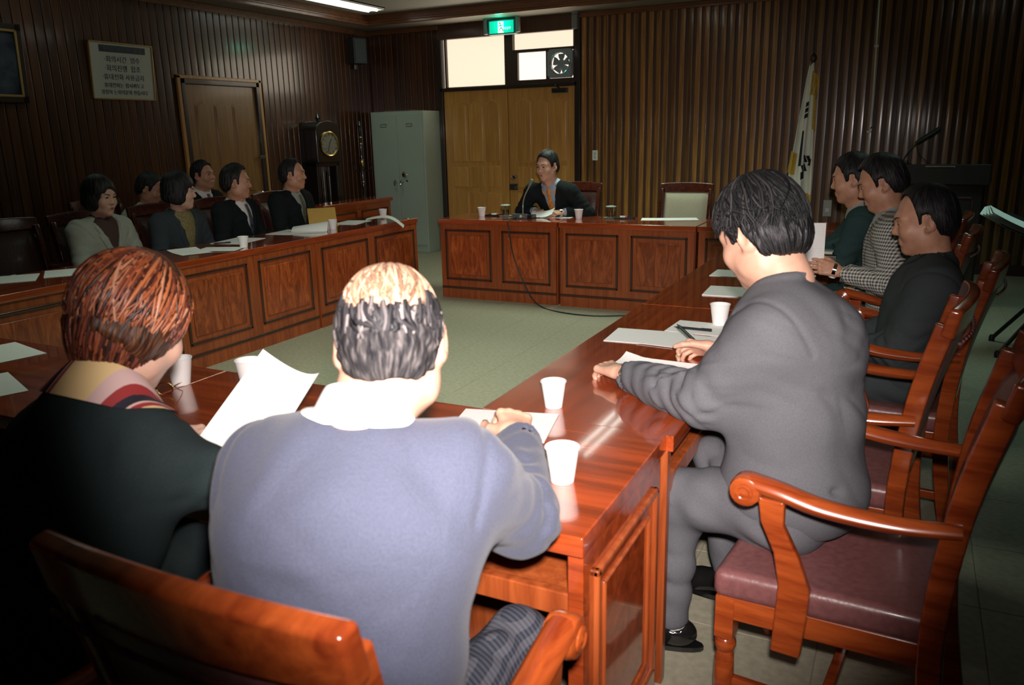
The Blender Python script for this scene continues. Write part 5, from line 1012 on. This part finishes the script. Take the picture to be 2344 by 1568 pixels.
        if shoes:
            for s, k_, a_ in (('L', kn[0], an[0]), ('R', kn[1], an[1])):
                fd = J.get('ft'+s, None); fd = nz(fd if fd is not None else (0, 1, 0)); sd = np.cross(fd, (0, 0, 1)); gz = a_[2]-0.085; b0 = V3(a_[0], a_[1], gz); P_ = lambda a, b, c: b0+fd*a+sd*b+V3(0, 0, c); RM = np.stack([sd, fd, V3(0, 0, 1)], 1)
                sfz = Field(b0-0.26, b0+0.26, 0.009 if res > 0.007 else 0.006); sfz.ell(P_(-0.03, 0, 0.045), (0.036, 0.05, 0.045), RM, 0.03).ell(P_(0.12, 0, 0.03), (0.045, 0.085, 0.035), RM, 0.05).cap(P_(0.0, 0, 0.05), P_(0.08, 0, 0.045), 0.04, 0.034, 0.03)
                sfz.func((-9,)*3, (9,)*3, lambda x, y, z: z-gz-0.012+0*x+0*y, 0.004); sfz.cap(P_(-0.01, 0, 0.075), P_(-0.02, 0, 0.16), 0.036, 0.04, 0.006, 's')
                sh_ = bpy.data.objects.new('shoe', np_mesh('shoe', [sfz.mesh()], M_shoe)); link(sh_, body)
                sl_ = [(0.042*math.cos(a)*(1 if math.sin(a) > 0 else 0.9), 0.03+0.145*math.sin(a)) for a in np.linspace(0, 2*math.pi, 20, endpoint=False)]
                MB().add([tuple(P_(y_, x_, z_)) for z_ in (0, 0.014) for x_, y_ in [(q[0], q[1]+0.015) for q in sl_]], [tuple(range(20)), tuple(range(39, 19, -1))]+[(i, (i+1) % 20, 20+(i+1) % 20, 20+i) for i in range(20)]).build('sole', M_shoe, sh_)
                MB().tube([tuple(P_(-0.012, 0, 0.05)), tuple(a_+V3(0, 0, 0.06))], 0.036, 12).build('sock', plain('sock', (0.4, 0.38, 0.36), 0.9) if res < 0.007 else M_black, body, smooth=True)
    # --- face
    def face(name, mb, mat, **kw):
        o_ = mb.build(name, mat, body, smooth=True); o_.matrix_local = HM; return o_
    if eyes:
        for s in (-1, 1):
            P = [(s*0.0315+x_, 0, 0.006+z_) for x_, z_ in [(0.0135*math.cos(a), 0.0042*math.sin(a)-0.0012*math.cos(a*2)) for a in np.linspace(0, 2*math.pi, 14, endpoint=False)]]+[(s*0.0315, 0, 0.006)]
            P = hf.project(np.array(P), V3(0, 1, 0), 0.16)+V3(0, 0.0012, 0); face('eye', MB().add([tuple(p) for p in P], [(i, (i+1) % 14, 14) for i in range(14)]), M_eye)
            if brow:
                P = [(s*(0.016+0.034*t), 0, 0.0225+0.008*math.sin(t*2.3)-dz) for t in np.linspace(0, 1, 8) for dz in (0.0035*(1-0.6*t), -0.0035*(1-0.6*t))]
                P = hf.project(np.array(P), V3(0, 1, 0), 0.16)+V3(0, 0.0018, 0); face('eyebrow', MB().add([tuple(p) for p in P], [(2*i, 2*i+1, 2*i+3, 2*i+2) for i in range(7)]), M_brow)
        P = [(0.024*math.cos(a), 0, -0.0655+0.0085*math.sin(a)*(1-0.4*abs(math.cos(a)))) for a in np.linspace(0, 2*math.pi, 18, endpoint=False)]+[(0, 0, -0.0655)]
        P = hf.project(np.array(P), V3(0, 1, 0), 0.16)+V3(0, 0.0012, 0); face('lips', MB().add([tuple(p) for p in P], [(i, (i+1) % 18, 18) for i in range(18)]), M_lipstick if female else M_lip)
    if hair:
        ho = bpy.data.objects.new('hair', np_mesh('hair', [hair], hairmat or M_hairb)); link(ho, body); ho.matrix_local = HM
    return body, HM, jf, T_, (Rr, Fw, U)

# ------------------------------------------------------------------ the people
def local(loc, rz, pts):
    c, s = math.cos(rz), math.sin(rz); out = {}
    for k, p in pts.items(): x, y = p[0]-loc[0], p[1]-loc[1]; out[k] = (c*x+s*y, -s*x+c*y, p[2])
    return out
def ldir(rz, d): c, s = math.cos(rz), math.sin(rz); return (c*d[0]+s*d[1], -s*d[0]+c*d[1], d[2])
F_ = lambda name, col, **k: plain(name, col, 0.9, spec=0.15, noise=k.get('n', 0.10), nscale=k.get('sc', 260), bump=k.get('b', 0.15), sheen=k.get('sheen', 0.0))
M_blue = F_('slate_blue_cardigan', (0.055, 0.061, 0.092), b=0.3, sheen=0.1); M_greysuit = F_('grey_suiting', (0.104, 0.105, 0.116)); M_blackj = F_('black_green_jacket', (0.017, 0.026, 0.027))
M_dark = F_('dark_suiting', (0.010, 0.014, 0.015)); M_dark2 = F_('charcoal_jacket', (0.042, 0.050, 0.052)); M_green = F_('dark_green_suiting', (0.028, 0.056, 0.055)); M_pale = F_('pale_grey_suiting', (0.38, 0.39, 0.34)); M_dgrey = F_('dark_grey_wool', (0.038, 0.048, 0.055), b=0.3)
M_shirt = plain('white_shirt', (0.72, 0.70, 0.68), 0.8); M_bshirt = plain('pale_blue_shirt', (0.30, 0.36, 0.45), 0.8); M_gshirt = plain('grey_shirt', (0.30, 0.33, 0.31), 0.8); M_choc = plain('brown_blouse', (0.06, 0.03, 0.025), 0.8)
M_tie1 = plain('orange_tie', (0.60, 0.22, 0.03), 0.5, noise=0.5, nscale=60); M_tie2 = plain('dark_striped_tie', (0.05, 0.06, 0.09), 0.5, noise=0.9, nscale=70); M_tie3 = plain('olive_tie', (0.10, 0.10, 0.06), 0.5, noise=0.6, nscale=80); M_olive = plain('olive_print_blouse', (0.20, 0.16, 0.065), 0.7, noise=0.6, nscale=130)
M_check = checks('checked_jacket_cloth')
def stripes_mat():
    m_, nt, b, N, L = nodes('striped_scarf'); tc = N('ShaderNodeTexCoord'); sx = N('ShaderNodeSeparateXYZ'); L(tc.outputs['Object'], sx.inputs[0])
    a = N('ShaderNodeMath'); a.operation = 'MULTIPLY_ADD'; a.inputs[1].default_value = 7.5; a.inputs[2].default_value = 0.95; L(sx.outputs['X'], a.inputs[0]); f = N('ShaderNodeMath'); f.operation = 'FRACT'; L(a.outputs[0], f.inputs[0])
    r = N('ShaderNodeValToRGB'); r.color_ramp.interpolation = 'CONSTANT'; e = r.color_ramp.elements; e[0].color = (0.70, 0.50, 0.24, 1); e[1].position = 0.55; e[1].color = (0.62, 0.42, 0.40, 1)
    for p, c_ in ((0.70, (0.30, 0.03, 0.03)), (0.80, (0.02, 0.018, 0.03)), (0.90, (0.65, 0.45, 0.38)), (0.93, (0.30, 0.03, 0.04))): x_ = e.new(p); x_.color = (*c_, 1)
    L(f.outputs[0], r.inputs['Fac']); L(r.outputs['Color'], b.inputs['Base Color']); b.inputs['Roughness'].default_value = 0.6; return m_
M_scarf = stripes_mat()

# 1 balding man, foreground
loc, rz = (-0.72, 0.80, 0), math.radians(22)
W = dict(pel=(-0.72, 0.80, 0.55), neck=(-0.738, 0.945, 1.062), head=(-0.743, 1.045, 1.180), shL=(-0.885, 0.900, 0.995), shR=(-0.600, 1.020, 0.985), elR=(-0.575, 1.165, 0.850), wrR=(-0.705, 1.43, 0.885), elL=(-0.955, 1.08, 0.84), wrL=(-0.90, 1.36, 0.815),
         knL=(-0.95, 1.24, 0.53), knR=(-0.62, 1.24, 0.53), anL=(-0.95, 1.26, 0.09), anR=(-0.62, 1.28, 0.09))
J = local(loc, rz, W)
lb = lambda *p: local(loc, rz, dict(a=p))['a']
plaid = checks('grey_plaid_trousers'); pe = [n for n in plaid.node_tree.nodes if n.type == 'VALTORGB'][0].color_ramp.elements
for e_, c_ in zip(pe, ((0.085, 0.085, 0.10), (0.055, 0.058, 0.072), (0.022, 0.026, 0.038))): e_.color = (*c_, 1)
zb = [(-0.14, -0.072), (-0.085, -0.075), (-0.045, -0.055), (-0.028, -0.010), (-0.010, 0.030), (0.006, 0.028), (0.012, -0.012), (0.030, -0.008), (0.040, 0.045), (0.058, 0.12)]
hb_ = Field((-0.135, -0.165, -0.17), (0.135, 0.14, 0.17), 0.0035)
hb_.ell((0, -0.014, 0.030), (0.0805, 0.107, 0.099)).ell((0, -0.050, -0.025), (0.070, 0.072, 0.066), None, 0.03); ys, zs = np.array(zb).T
hb_.func((-1,)*3, (1,)*3, lambda x, y, z: (z-np.interp(y, ys, zs).astype(np.float32))*0.75+0*x, 0.006, 's'); hb_.ell((0, -0.066, 0.104), (0.068, 0.110, 0.098), None, 0.012, 's')
hb_.displace(lambda P: 0.004*vnoise(np.stack([P[:, 0]*60+9*P[:, 2]*7, P[:, 2]*35, P[:, 1]*40], 1))+0.003*vnoise(P*95), 0.02)
bald, HMb, jfb, Tb, Ab = person('balding person seen from behind in a slate blue cardigan and wide white collar', loc, rz, J, look=(8, -28, 0), hs=1.03, jacket=M_blue, pants=plaid, hair=hb_.mesh(), hairmat=M_hairg,
    hands=(dict(d=ldir(rz, (0.3, 0.9, -0.2)), n=(0, 0, -1), curl=(20, 25, 20)), dict(d=ldir(rz, (-0.50, 0.84, 0.16)), n=ldir(rz, (-0.1, -0.2, -0.97)), curl=(30, 45, 30))), girth=1.16, dep=1.08, hunch=0.02, ar=(0.080, 0.072, 0.052), cuffb=0.03, jaw=1.08, neckr=1.08, res=0.006, hres=0.0042, vopen=None, jcollar=False, lapel=False,
    collar=dict(mat=M_shirt, w=0.022, h=0.048, a=150, z=0.014, drop=0.014), eyes=False, fold=1.1, hem=0.47, cuffs=None, shw=1.06,
    creases=[(lb(-0.560, 0.905, 0.80), lb(-0.600, 0.790, 0.60), 0.016, 0.016), (lb(-0.590, 0.860, 0.82), lb(-0.640, 0.770, 0.70), 0.014, 0.011), (lb(-0.535, 1.04, 0.955), lb(-0.62, 0.92, 0.99), 0.013, 0.013), (lb(-0.505, 1.13, 0.88), lb(-0.56, 1.21, 0.925), 0.011, 0.013), (lb(-0.885, 0.76, 0.72), lb(-0.77, 0.68, 0.66), 0.014, 0.008)])
rg_ = np.random.default_rng(3)
pate = tone_mat('thin_brown_hair', ((0, (0.16, 0.085, 0.05)), (0.6, (0.36, 0.215, 0.14)), (1, (0.55, 0.35, 0.25))), 0.45)
lock_obj('thin_hair', locks(rg_, 330, (0, -0.014, 0.030), (0.0785, 0.1005, 0.0945), (-3.14, 3.14), (0.03, 0.6), lambda p: 1.0+0.45*(0.5-0.5*math.cos(p)), 0.3, 0.0013, 0.35, (0.0, 0.035)), pate, bald, HMb)
back_ = tone_mat('grey_black_hair', ((0, (0.008, 0.008, 0.010)), (0.55, (0.03, 0.028, 0.03)), (0.75, (0.08, 0.07, 0.07)), (1, (0.19, 0.165, 0.16))), 0.6, 0.2)
lock_obj('back_hair', locks(rg_, 520, (0, -0.016, 0.026), (0.082, 0.108, 0.100), (1.55, 4.73), lambda p, r: r.triangular(1.35, 1.9, 1.95), lambda p: 2.15, 0.12, 0.0030, 0.22, (0.0, 0.05), curlamp=0.10), back_, bald, HMb)
for sg_ in (-1, 1): lock_obj('side_hair', locks(rg_, 90, (0, -0.014, 0.028), (0.080, 0.107, 0.099), (min(sg_*1.2, sg_*2.2), max(sg_*1.2, sg_*2.2)), lambda p, r: r.uniform(1.15, 1.45), lambda p: 1.75, 0.12, 0.0026, 0.22, (0.0, 0.04), tone=(0, 0.6)), back_, bald, HMb)

# 2 red-haired woman, foreground left
loc, rz = (-1.36, 0.78, 0), math.radians(-2)
W = dict(pel=(-1.36, 0.78, 0.55), neck=(-1.338, 0.945, 1.045), head=(-1.342, 1.035, 1.165), shL=(-1.475, 0.920, 0.955), shR=(-1.215, 0.950, 0.935), elR=(-1.07, 1.14, 0.80), wrR=(-1.15, 1.385, 0.79), elL=(-1.70, 1.11, 0.80), wrL=(-1.655, 1.325, 0.785),
         knL=(-1.50, 1.24, 0.52), knR=(-1.22, 1.24, 0.52), anL=(-1.50, 1.26, 0.09), anR=(-1.22, 1.26, 0.09))
hf_ = hair_mesh('short_f', (0.020, 0.012, 0.018), h=0.0036, amp=0.004)
lady, HMl, jfl, Tl, Al = person('red-haired person seen from behind in a black jacket with a striped scarf collar', loc, rz, local(loc, rz, W), look=(2, -28, 4), hs=1.02, female=True, skin=M_skinp, jacket=M_blackj, shirt=None, hair=hf_, hairmat=strands('auburn_hair_base', (0.012, 0.006, 0.004), (0.06, 0.02, 0.009), (0.16, 0.06, 0.02), azf=18),
    hands=(dict(d=ldir(rz, (0.86, 0.42, -0.12)), n=ldir(rz, (0.1, 0.35, -0.9)), curl=(28, 35, 20)), dict(d=ldir(rz, (-0.2, 0.95, 0.1)), n=(0, 0, -1))), girth=1.0, res=0.0065, hres=0.0042, vopen=None, jcollar=False, collar=dict(mat=M_scarf, w=0.050, h=0.044, a=165, z=0.014, drop=0.030, label='cream, maroon and navy striped scarf collar'), eyes=False, fold=1.2, shw=0.92, ar=(0.070, 0.060, 0.047), hem=0.46)
aub = tone_mat('auburn_locks', ((0, (0.010, 0.005, 0.004)), (0.25, (0.06, 0.016, 0.010)), (0.55, (0.20, 0.048, 0.022)), (0.85, (0.38, 0.105, 0.030)), (1, (0.46, 0.22, 0.13))), 0.42, 0.5)
rg_ = np.random.default_rng(5)
def lend(p): q = math.cos(p); return 1.62+0.62*(0.5-0.5*q) if q < 0.62 else 1.12
lock_obj('hair_locks', locks(rg_, 1300, (0, -0.020, 0.030), (0.0955, 0.109, 0.108), (-3.14, 3.14), (0.02, 0.8), lend, 0.14, 0.0024, 0.30, (0.0, 0.06), tone=(0, 1), tilt=-0.25), aub, lady, HMl)
lock_obj('nape_locks', locks(rg_, 520, (0, -0.030, 0.005), (0.086, 0.092, 0.122), (1.2, 5.08), (0.9, 1.6), lambda p: 2.5, 0.16, 0.0024, 0.2, (0.0, 0.05), tone=(0, 0.7)), aub, lady, HMl)

# 3 grey-suited man on the right
loc, rz = (-0.195, 2.10, 0), math.radians(72)
W = dict(pel=(-0.215, 2.10, 0.560), neck=(-0.275, 2.165, 1.118), head=(-0.350, 2.200, 1.232), shL=(-0.275, 2.005, 1.020), shR=(-0.215, 2.335, 0.975), elL=(-0.445, 2.025, 0.820), wrL=(-0.750, 2.255, 0.792), elR=(-0.36, 2.54, 0.83), wrR=(-0.535, 2.60, 0.80),
         knL=(-0.500, 2.07, 0.515), knR=(-0.46, 2.36, 0.52), anL=(-0.525, 2.075, 0.10), anR=(-0.415, 2.36, 0.125), ftL=(-1, 0, 0), ftR=(-1, 0.15, 0))
J = local(loc, rz, W); J['ftL'] = ldir(rz, (-1, -0.1, 0)); J['ftR'] = ldir(rz, (-1, 0.1, 0))
lw = lambda *p: local(loc, rz, dict(a=p))['a']
grey, HMg, jfg, Tg, Ag = person('person in a mid grey suit bending over papers, seated at the right', loc, rz, J, look=(-8, -24, 0), hs=1.08, jacket=M_greysuit, hair=hair_mesh('man', (0.015, 0.016, 0.026), h=0.0036, amp=0.005), hairmat=M_hairb,
    hands=(dict(d=ldir(rz, (-0.80, 0.58, -0.10)), n=ldir(rz, (0.05, 0.05, -1)), curl=(48, 62, 30), thumb=(0.8, 0.8), sc=1.08), dict(d=ldir(rz, (-0.85, 0.2, -0.1)), n=ldir(rz, (-0.1, -0.75, -0.6)), curl=(40, 50, 30))), girth=1.12, dep=1.30, hunch=0.025, ar=(0.084, 0.076, 0.054), res=0.006, hres=0.0042, vopen=None, lapel=False, shw=1.05,
    collar=dict(mat=M_shirt, w=0.012, h=0.026, a=150, z=0.004), jaw=1.12, neckr=1.14, jc=0.012, thigh=1.16, cuffb=0.055, fold=1.25, brow=False, hem=0.50,
    creases=[(lw(-0.40, 1.965, 0.90), lw(-0.30, 1.95, 0.93), 0.010, 0.012), (lw(-0.38, 1.96, 0.86), lw(-0.26, 1.96, 0.89), 0.010, 0.011), (lw(-0.46, 1.99, 0.86), lw(-0.40, 2.02, 0.88), 0.010, 0.010), (lw(-0.16, 1.97, 0.90), lw(-0.05, 1.99, 0.80), 0.014, 0.008), (lw(-0.20, 1.95, 0.62), lw(-0.02, 1.96, 0.66), 0.012, 0.010), (lw(-0.24, 1.93, 0.585), lw(-0.14, 1.935, 0.59), 0.008, 0.008)])
P_ = [lw(-0.315+0.105*a, 1.80, 0.672-0.04*b-0.012*a) for a in np.linspace(0, 1, 8) for b in np.linspace(0, 1, 4)]
P_ = push_out(jfg, jfg.project(np.array(P_), np.array(ldir(rz, (-0.25, -1, 0)))), 0.0045); MB().add([tuple(q) for q in P_], [(i*4+j, i*4+j+1, i*4+j+5, i*4+j+4) for i in range(7) for j in range(3)]).build('pocket_flap', M_greysuit, grey, smooth=True)
rg_ = np.random.default_rng(9)
blk = tone_mat('black_locks', ((0, (0.004, 0.004, 0.005)), (0.7, (0.014, 0.014, 0.015)), (1, (0.05, 0.046, 0.046))), 0.6, 0.2)
lock_obj('hair_locks', locks(rg_, 900, (0, -0.016, 0.036), (0.0915, 0.115, 0.117), (-3.14, 3.14), (0.03, 1.1), lambda p: 1.28+0.55*(0.5-0.5*math.cos(p)), 0.16, 0.0019, 0.30, (0.0, 0.07), curlamp=0.08), blk, grey, HMg)

# ---- people farther off share a seated builder
def seated(label, x, y, face, head, look, hs=1.0, wr=None, lean=None, sh=0.185, shy=0.0, **kw):
    """x,y seat; face: heading angle of local +y; head: world head centre"""
    rz = face; loc = (x, y, 0); hl = np.array(local(loc, rz, dict(a=head))['a']); ny = hl[1]-0.055; nzv = hl[2]-0.150*hs
    nk = V3(hl[0]*0.85, ny, nzv); s0 = V3(nk[0], nk[1]-0.012, nk[2]-0.070)
    yw = math.radians(shy); ax = V3(math.cos(yw), math.sin(yw), 0)
    wl, wr_ = wr or ((-0.12, 0.27, 0.60), (0.12, 0.27, 0.60))
    J = dict(pel=(0, -0.02, 0.54), neck=nk, head=hl, shL=s0-ax*sh, shR=s0+ax*sh, wrL=wl, wrR=wr_, knL=(-0.12, 0.40, 0.51), knR=(0.12, 0.40, 0.51), anL=(-0.12, 0.40, 0.09), anR=(0.12, 0.40, 0.09))
    J['elL'] = ik(J['shL'], wl, 0.27, 0.25, (-0.6, -0.35, -0.9)); J['elR'] = ik(J['shR'], wr_, 0.27, 0.25, (0.6, -0.35, -0.9))
    hd = kw.pop('hands', None)
    if hd is None:
        hd = []
        for s, w_, e_ in ((-1, wl, J['elL']), (1, wr_, J['elR'])):
            d = nz(V3(w_)-e_)+V3(-s*0.35, 0.1, -0.1); hd.append(dict(d=d, n=(0, 0, -1), curl=(25, 35, 20), h=0.0045))
    kw.setdefault('res', 0.009); kw.setdefault('hres', 0.005)
    return person(label, loc, rz, J, look=look, hs=hs, hands=hd, **kw)
TB = 0.78
CS = dict(w=0.022, h=0.028, a=165, z=0.010)
# right-hand row, facing left
seated('person in a black jacket with combed-over dark hair and sideways profile, far right', 0.02, 3.46, H, (0.055, 3.50, 1.150), (4, -12, 0), 1.04, wr=((-0.02, 0.20, 0.64), (0.13, 0.24, 0.62)), skin=M_skind, jacket=M_dark2, shirt=None, hair=hair_mesh('man', (0.011, 0.012, 0.016), rec=0.012, amp=0.002, back=0.024), jcollar=True, lapel=False, sh=0.20, shw=1.08, girth=1.08, collar=dict(mat=M_dark2, w=0.03, h=0.03, a=150, z=0.006), res=0.0075, hres=0.0045, fold=0.9)
seated('person in a houndstooth checked jacket holding up a white sheet, right side', -0.04, 4.40, H, (-0.135, 4.41, 1.232), (3, -20, 0), 1.03, wr=((-0.30, 0.235, 0.835), (0.12, 0.24, 0.64)), skin=M_skind, jacket=M_check, shirt=M_gshirt, hair=hair_mesh('man', (0.012, 0.014, 0.022), amp=0.003, back=0.010), collar=dict(CS, a=150), vopen=(0.40, 0.08), res=0.0075, hres=0.0045, fold=0.7, girth=0.98,
       hands=(dict(d=(-0.05, 0.95, 0.22), n=(0.85, 0, -0.4), curl=(18, 25, 15), h=0.004), dict(d=(0, 1, -0.1), n=(0, 0, -1), h=0.0045)), pants=M_dark2)
seated('person in a dark green suit leaning on the table beside the flag', -0.10, 5.02, H, (-0.30, 4.93, 1.225), (0, -10, 0), 1.05, wr=((-0.05, 0.35, 0.870), (0.04, 0.52, 0.84)), skin=M_skind, jacket=M_green, shirt=M_gshirt, hair=hair_mesh('man', (0.012, 0.013, 0.018), rec=-0.01), collar=CS, vopen=(0.42, 0.08), res=0.008)
# speaker at the back table
spk = seated('person in a dark suit and orange tie reading at the desk microphone', -2.98, 7.24, math.pi, (-3.045, 6.925, 1.215), (-16, -8, 0), 1.07, wr=((-0.11, 0.335, 0.80), (0.20, 0.30, 0.80)), jacket=M_dark, shirt=M_bshirt, tie=M_tie1, vopen=(0.50, 0.075), hair=hair_mesh('man', (0.011, 0.012, 0.017), rec=-0.006), collar=CS, cuffs='LR', res=0.0075, hres=0.0042,
       hands=(dict(d=(0.75, 0.55, -0.1), n=(0.1, -0.4, -0.9), curl=(30, 35, 20), h=0.004), dict(d=(-0.75, 0.5, -0.05), n=(0, -0.3, -0.9), curl=(25, 30, 20), h=0.004)), sh=0.20, shw=1.05)
# left-hand row, facing right
seated('person with bobbed black hair in a pale grey suit at the left table', -5.09, 3.80, -H, (-5.02, 3.755, 1.150), (6, -6, 0), 1.04, female=True, skin=M_skinp, jacket=M_pale, pants=M_pale, shirt=M_choc, vopen=(0.48, 0.085), hair=hair_mesh('bob', (0.018, 0.016, 0.022), fz=0.012), collar=None, sh=0.175, fold=0.9)
seated('person with short bobbed hair in a dark grey jacket and olive printed blouse', -5.05, 4.42, -H, (-4.94, 4.365, 1.143), (40, -4, 0), 1.04, female=True, skin=M_skinp, jacket=M_dgrey, shirt=M_olive, vopen=(0.30, 0.085), hair=hair_mesh('bob', (0.018, 0.016, 0.024)), collar=dict(mat=M_olive, w=0.02, h=0.02, a=165, z=0.0), sh=0.175, fold=0.7)
seated('person in a dark suit, white shirt and striped tie, looking right from the front row', -5.09, 5.07, -H, (-4.98, 4.99, 1.172), (38, -2, 0), 1.05, skin=M_skind, jacket=M_dark, shirt=M_shirt, tie=M_tie2, vopen=(0.38, 0.085), hair=hair_mesh('man', (0.014, 0.016, 0.026), rec=0.012, amp=0.004, back=0.012), collar=dict(CS, w=0.03), sh=0.20, shy=14, shw=1.12, girth=1.08)
seated('person in a dark suit, grey shirt and olive tie beside the yellow folder', -5.07, 5.72, -H, (-4.955, 5.65, 1.200), (26, 0, 0), 1.04, skin=M_skind, jacket=M_dark, shirt=M_gshirt, tie=M_tie3, vopen=(0.42, 0.080), hair=hair_mesh('man', (0.011, 0.013, 0.016), rec=0.022, back=0.014), collar=CS, sh=0.205, shy=8, shw=1.12, girth=1.08)
# second row
seated('person in a dark suit and white shirt in the second row before the left door', -6.14, 5.66, -H, (-6.07, 5.665, 1.190), (8, 3, 0), 1.05, skin=M_skind, jacket=M_dark, shirt=M_shirt, tie=M_tie2, vopen=(0.42, 0.085), hair=hair_mesh('man', (0.011, 0.012, 0.017), rec=0.006), collar=dict(CS, w=0.03), res=0.010)
seated('person in pale grey jacket mostly hidden behind the bobbed-haired person', -6.08, 4.92, -H, (-5.93, 4.93, 1.115), (30, -20, 0), 1.03, skin=M_skind, jacket=M_pale, pants=M_pale, shirt=M_shirt, vopen=(0.5, 0.07), hair=hair_mesh('man', (0.012, 0.013, 0.018)), collar=CS, res=0.010)
# wrist watches
def watch(label, c, ax, r=0.031):
    t = empty('wristwatch', c); tag(t, label, 'watch'); R = Vector(ax).to_track_quat('Z', 'Y').to_matrix()
    MB().lathe([(r, -0.008), (r+0.002, -0.008), (r+0.002, 0.008), (r, 0.008)], 24, (0, 0, 0), R).build('strap', M_chrome, t, smooth=True)
    MB().lathe([(0.0, 0), (0.016, 0), (0.017, 0.004), (0.015, 0.008), (0, 0.008)], 20, tuple(R @ Vector((0, -r-0.002, 0))), R @ Matrix.Rotation(math.pi/2, 3, 'X')).build('dial', M_white, t, smooth=True)
watch('steel wristwatch with a white dial on the checked-jacket man\'s wrist', (-0.295, 4.10, 0.842), (-0.95, -0.05, 0.22), 0.030)
watch('steel wristwatch on the speaker\'s left wrist', (-2.895, 6.890, 0.798), (-0.75, -0.55, -0.1), 0.030)
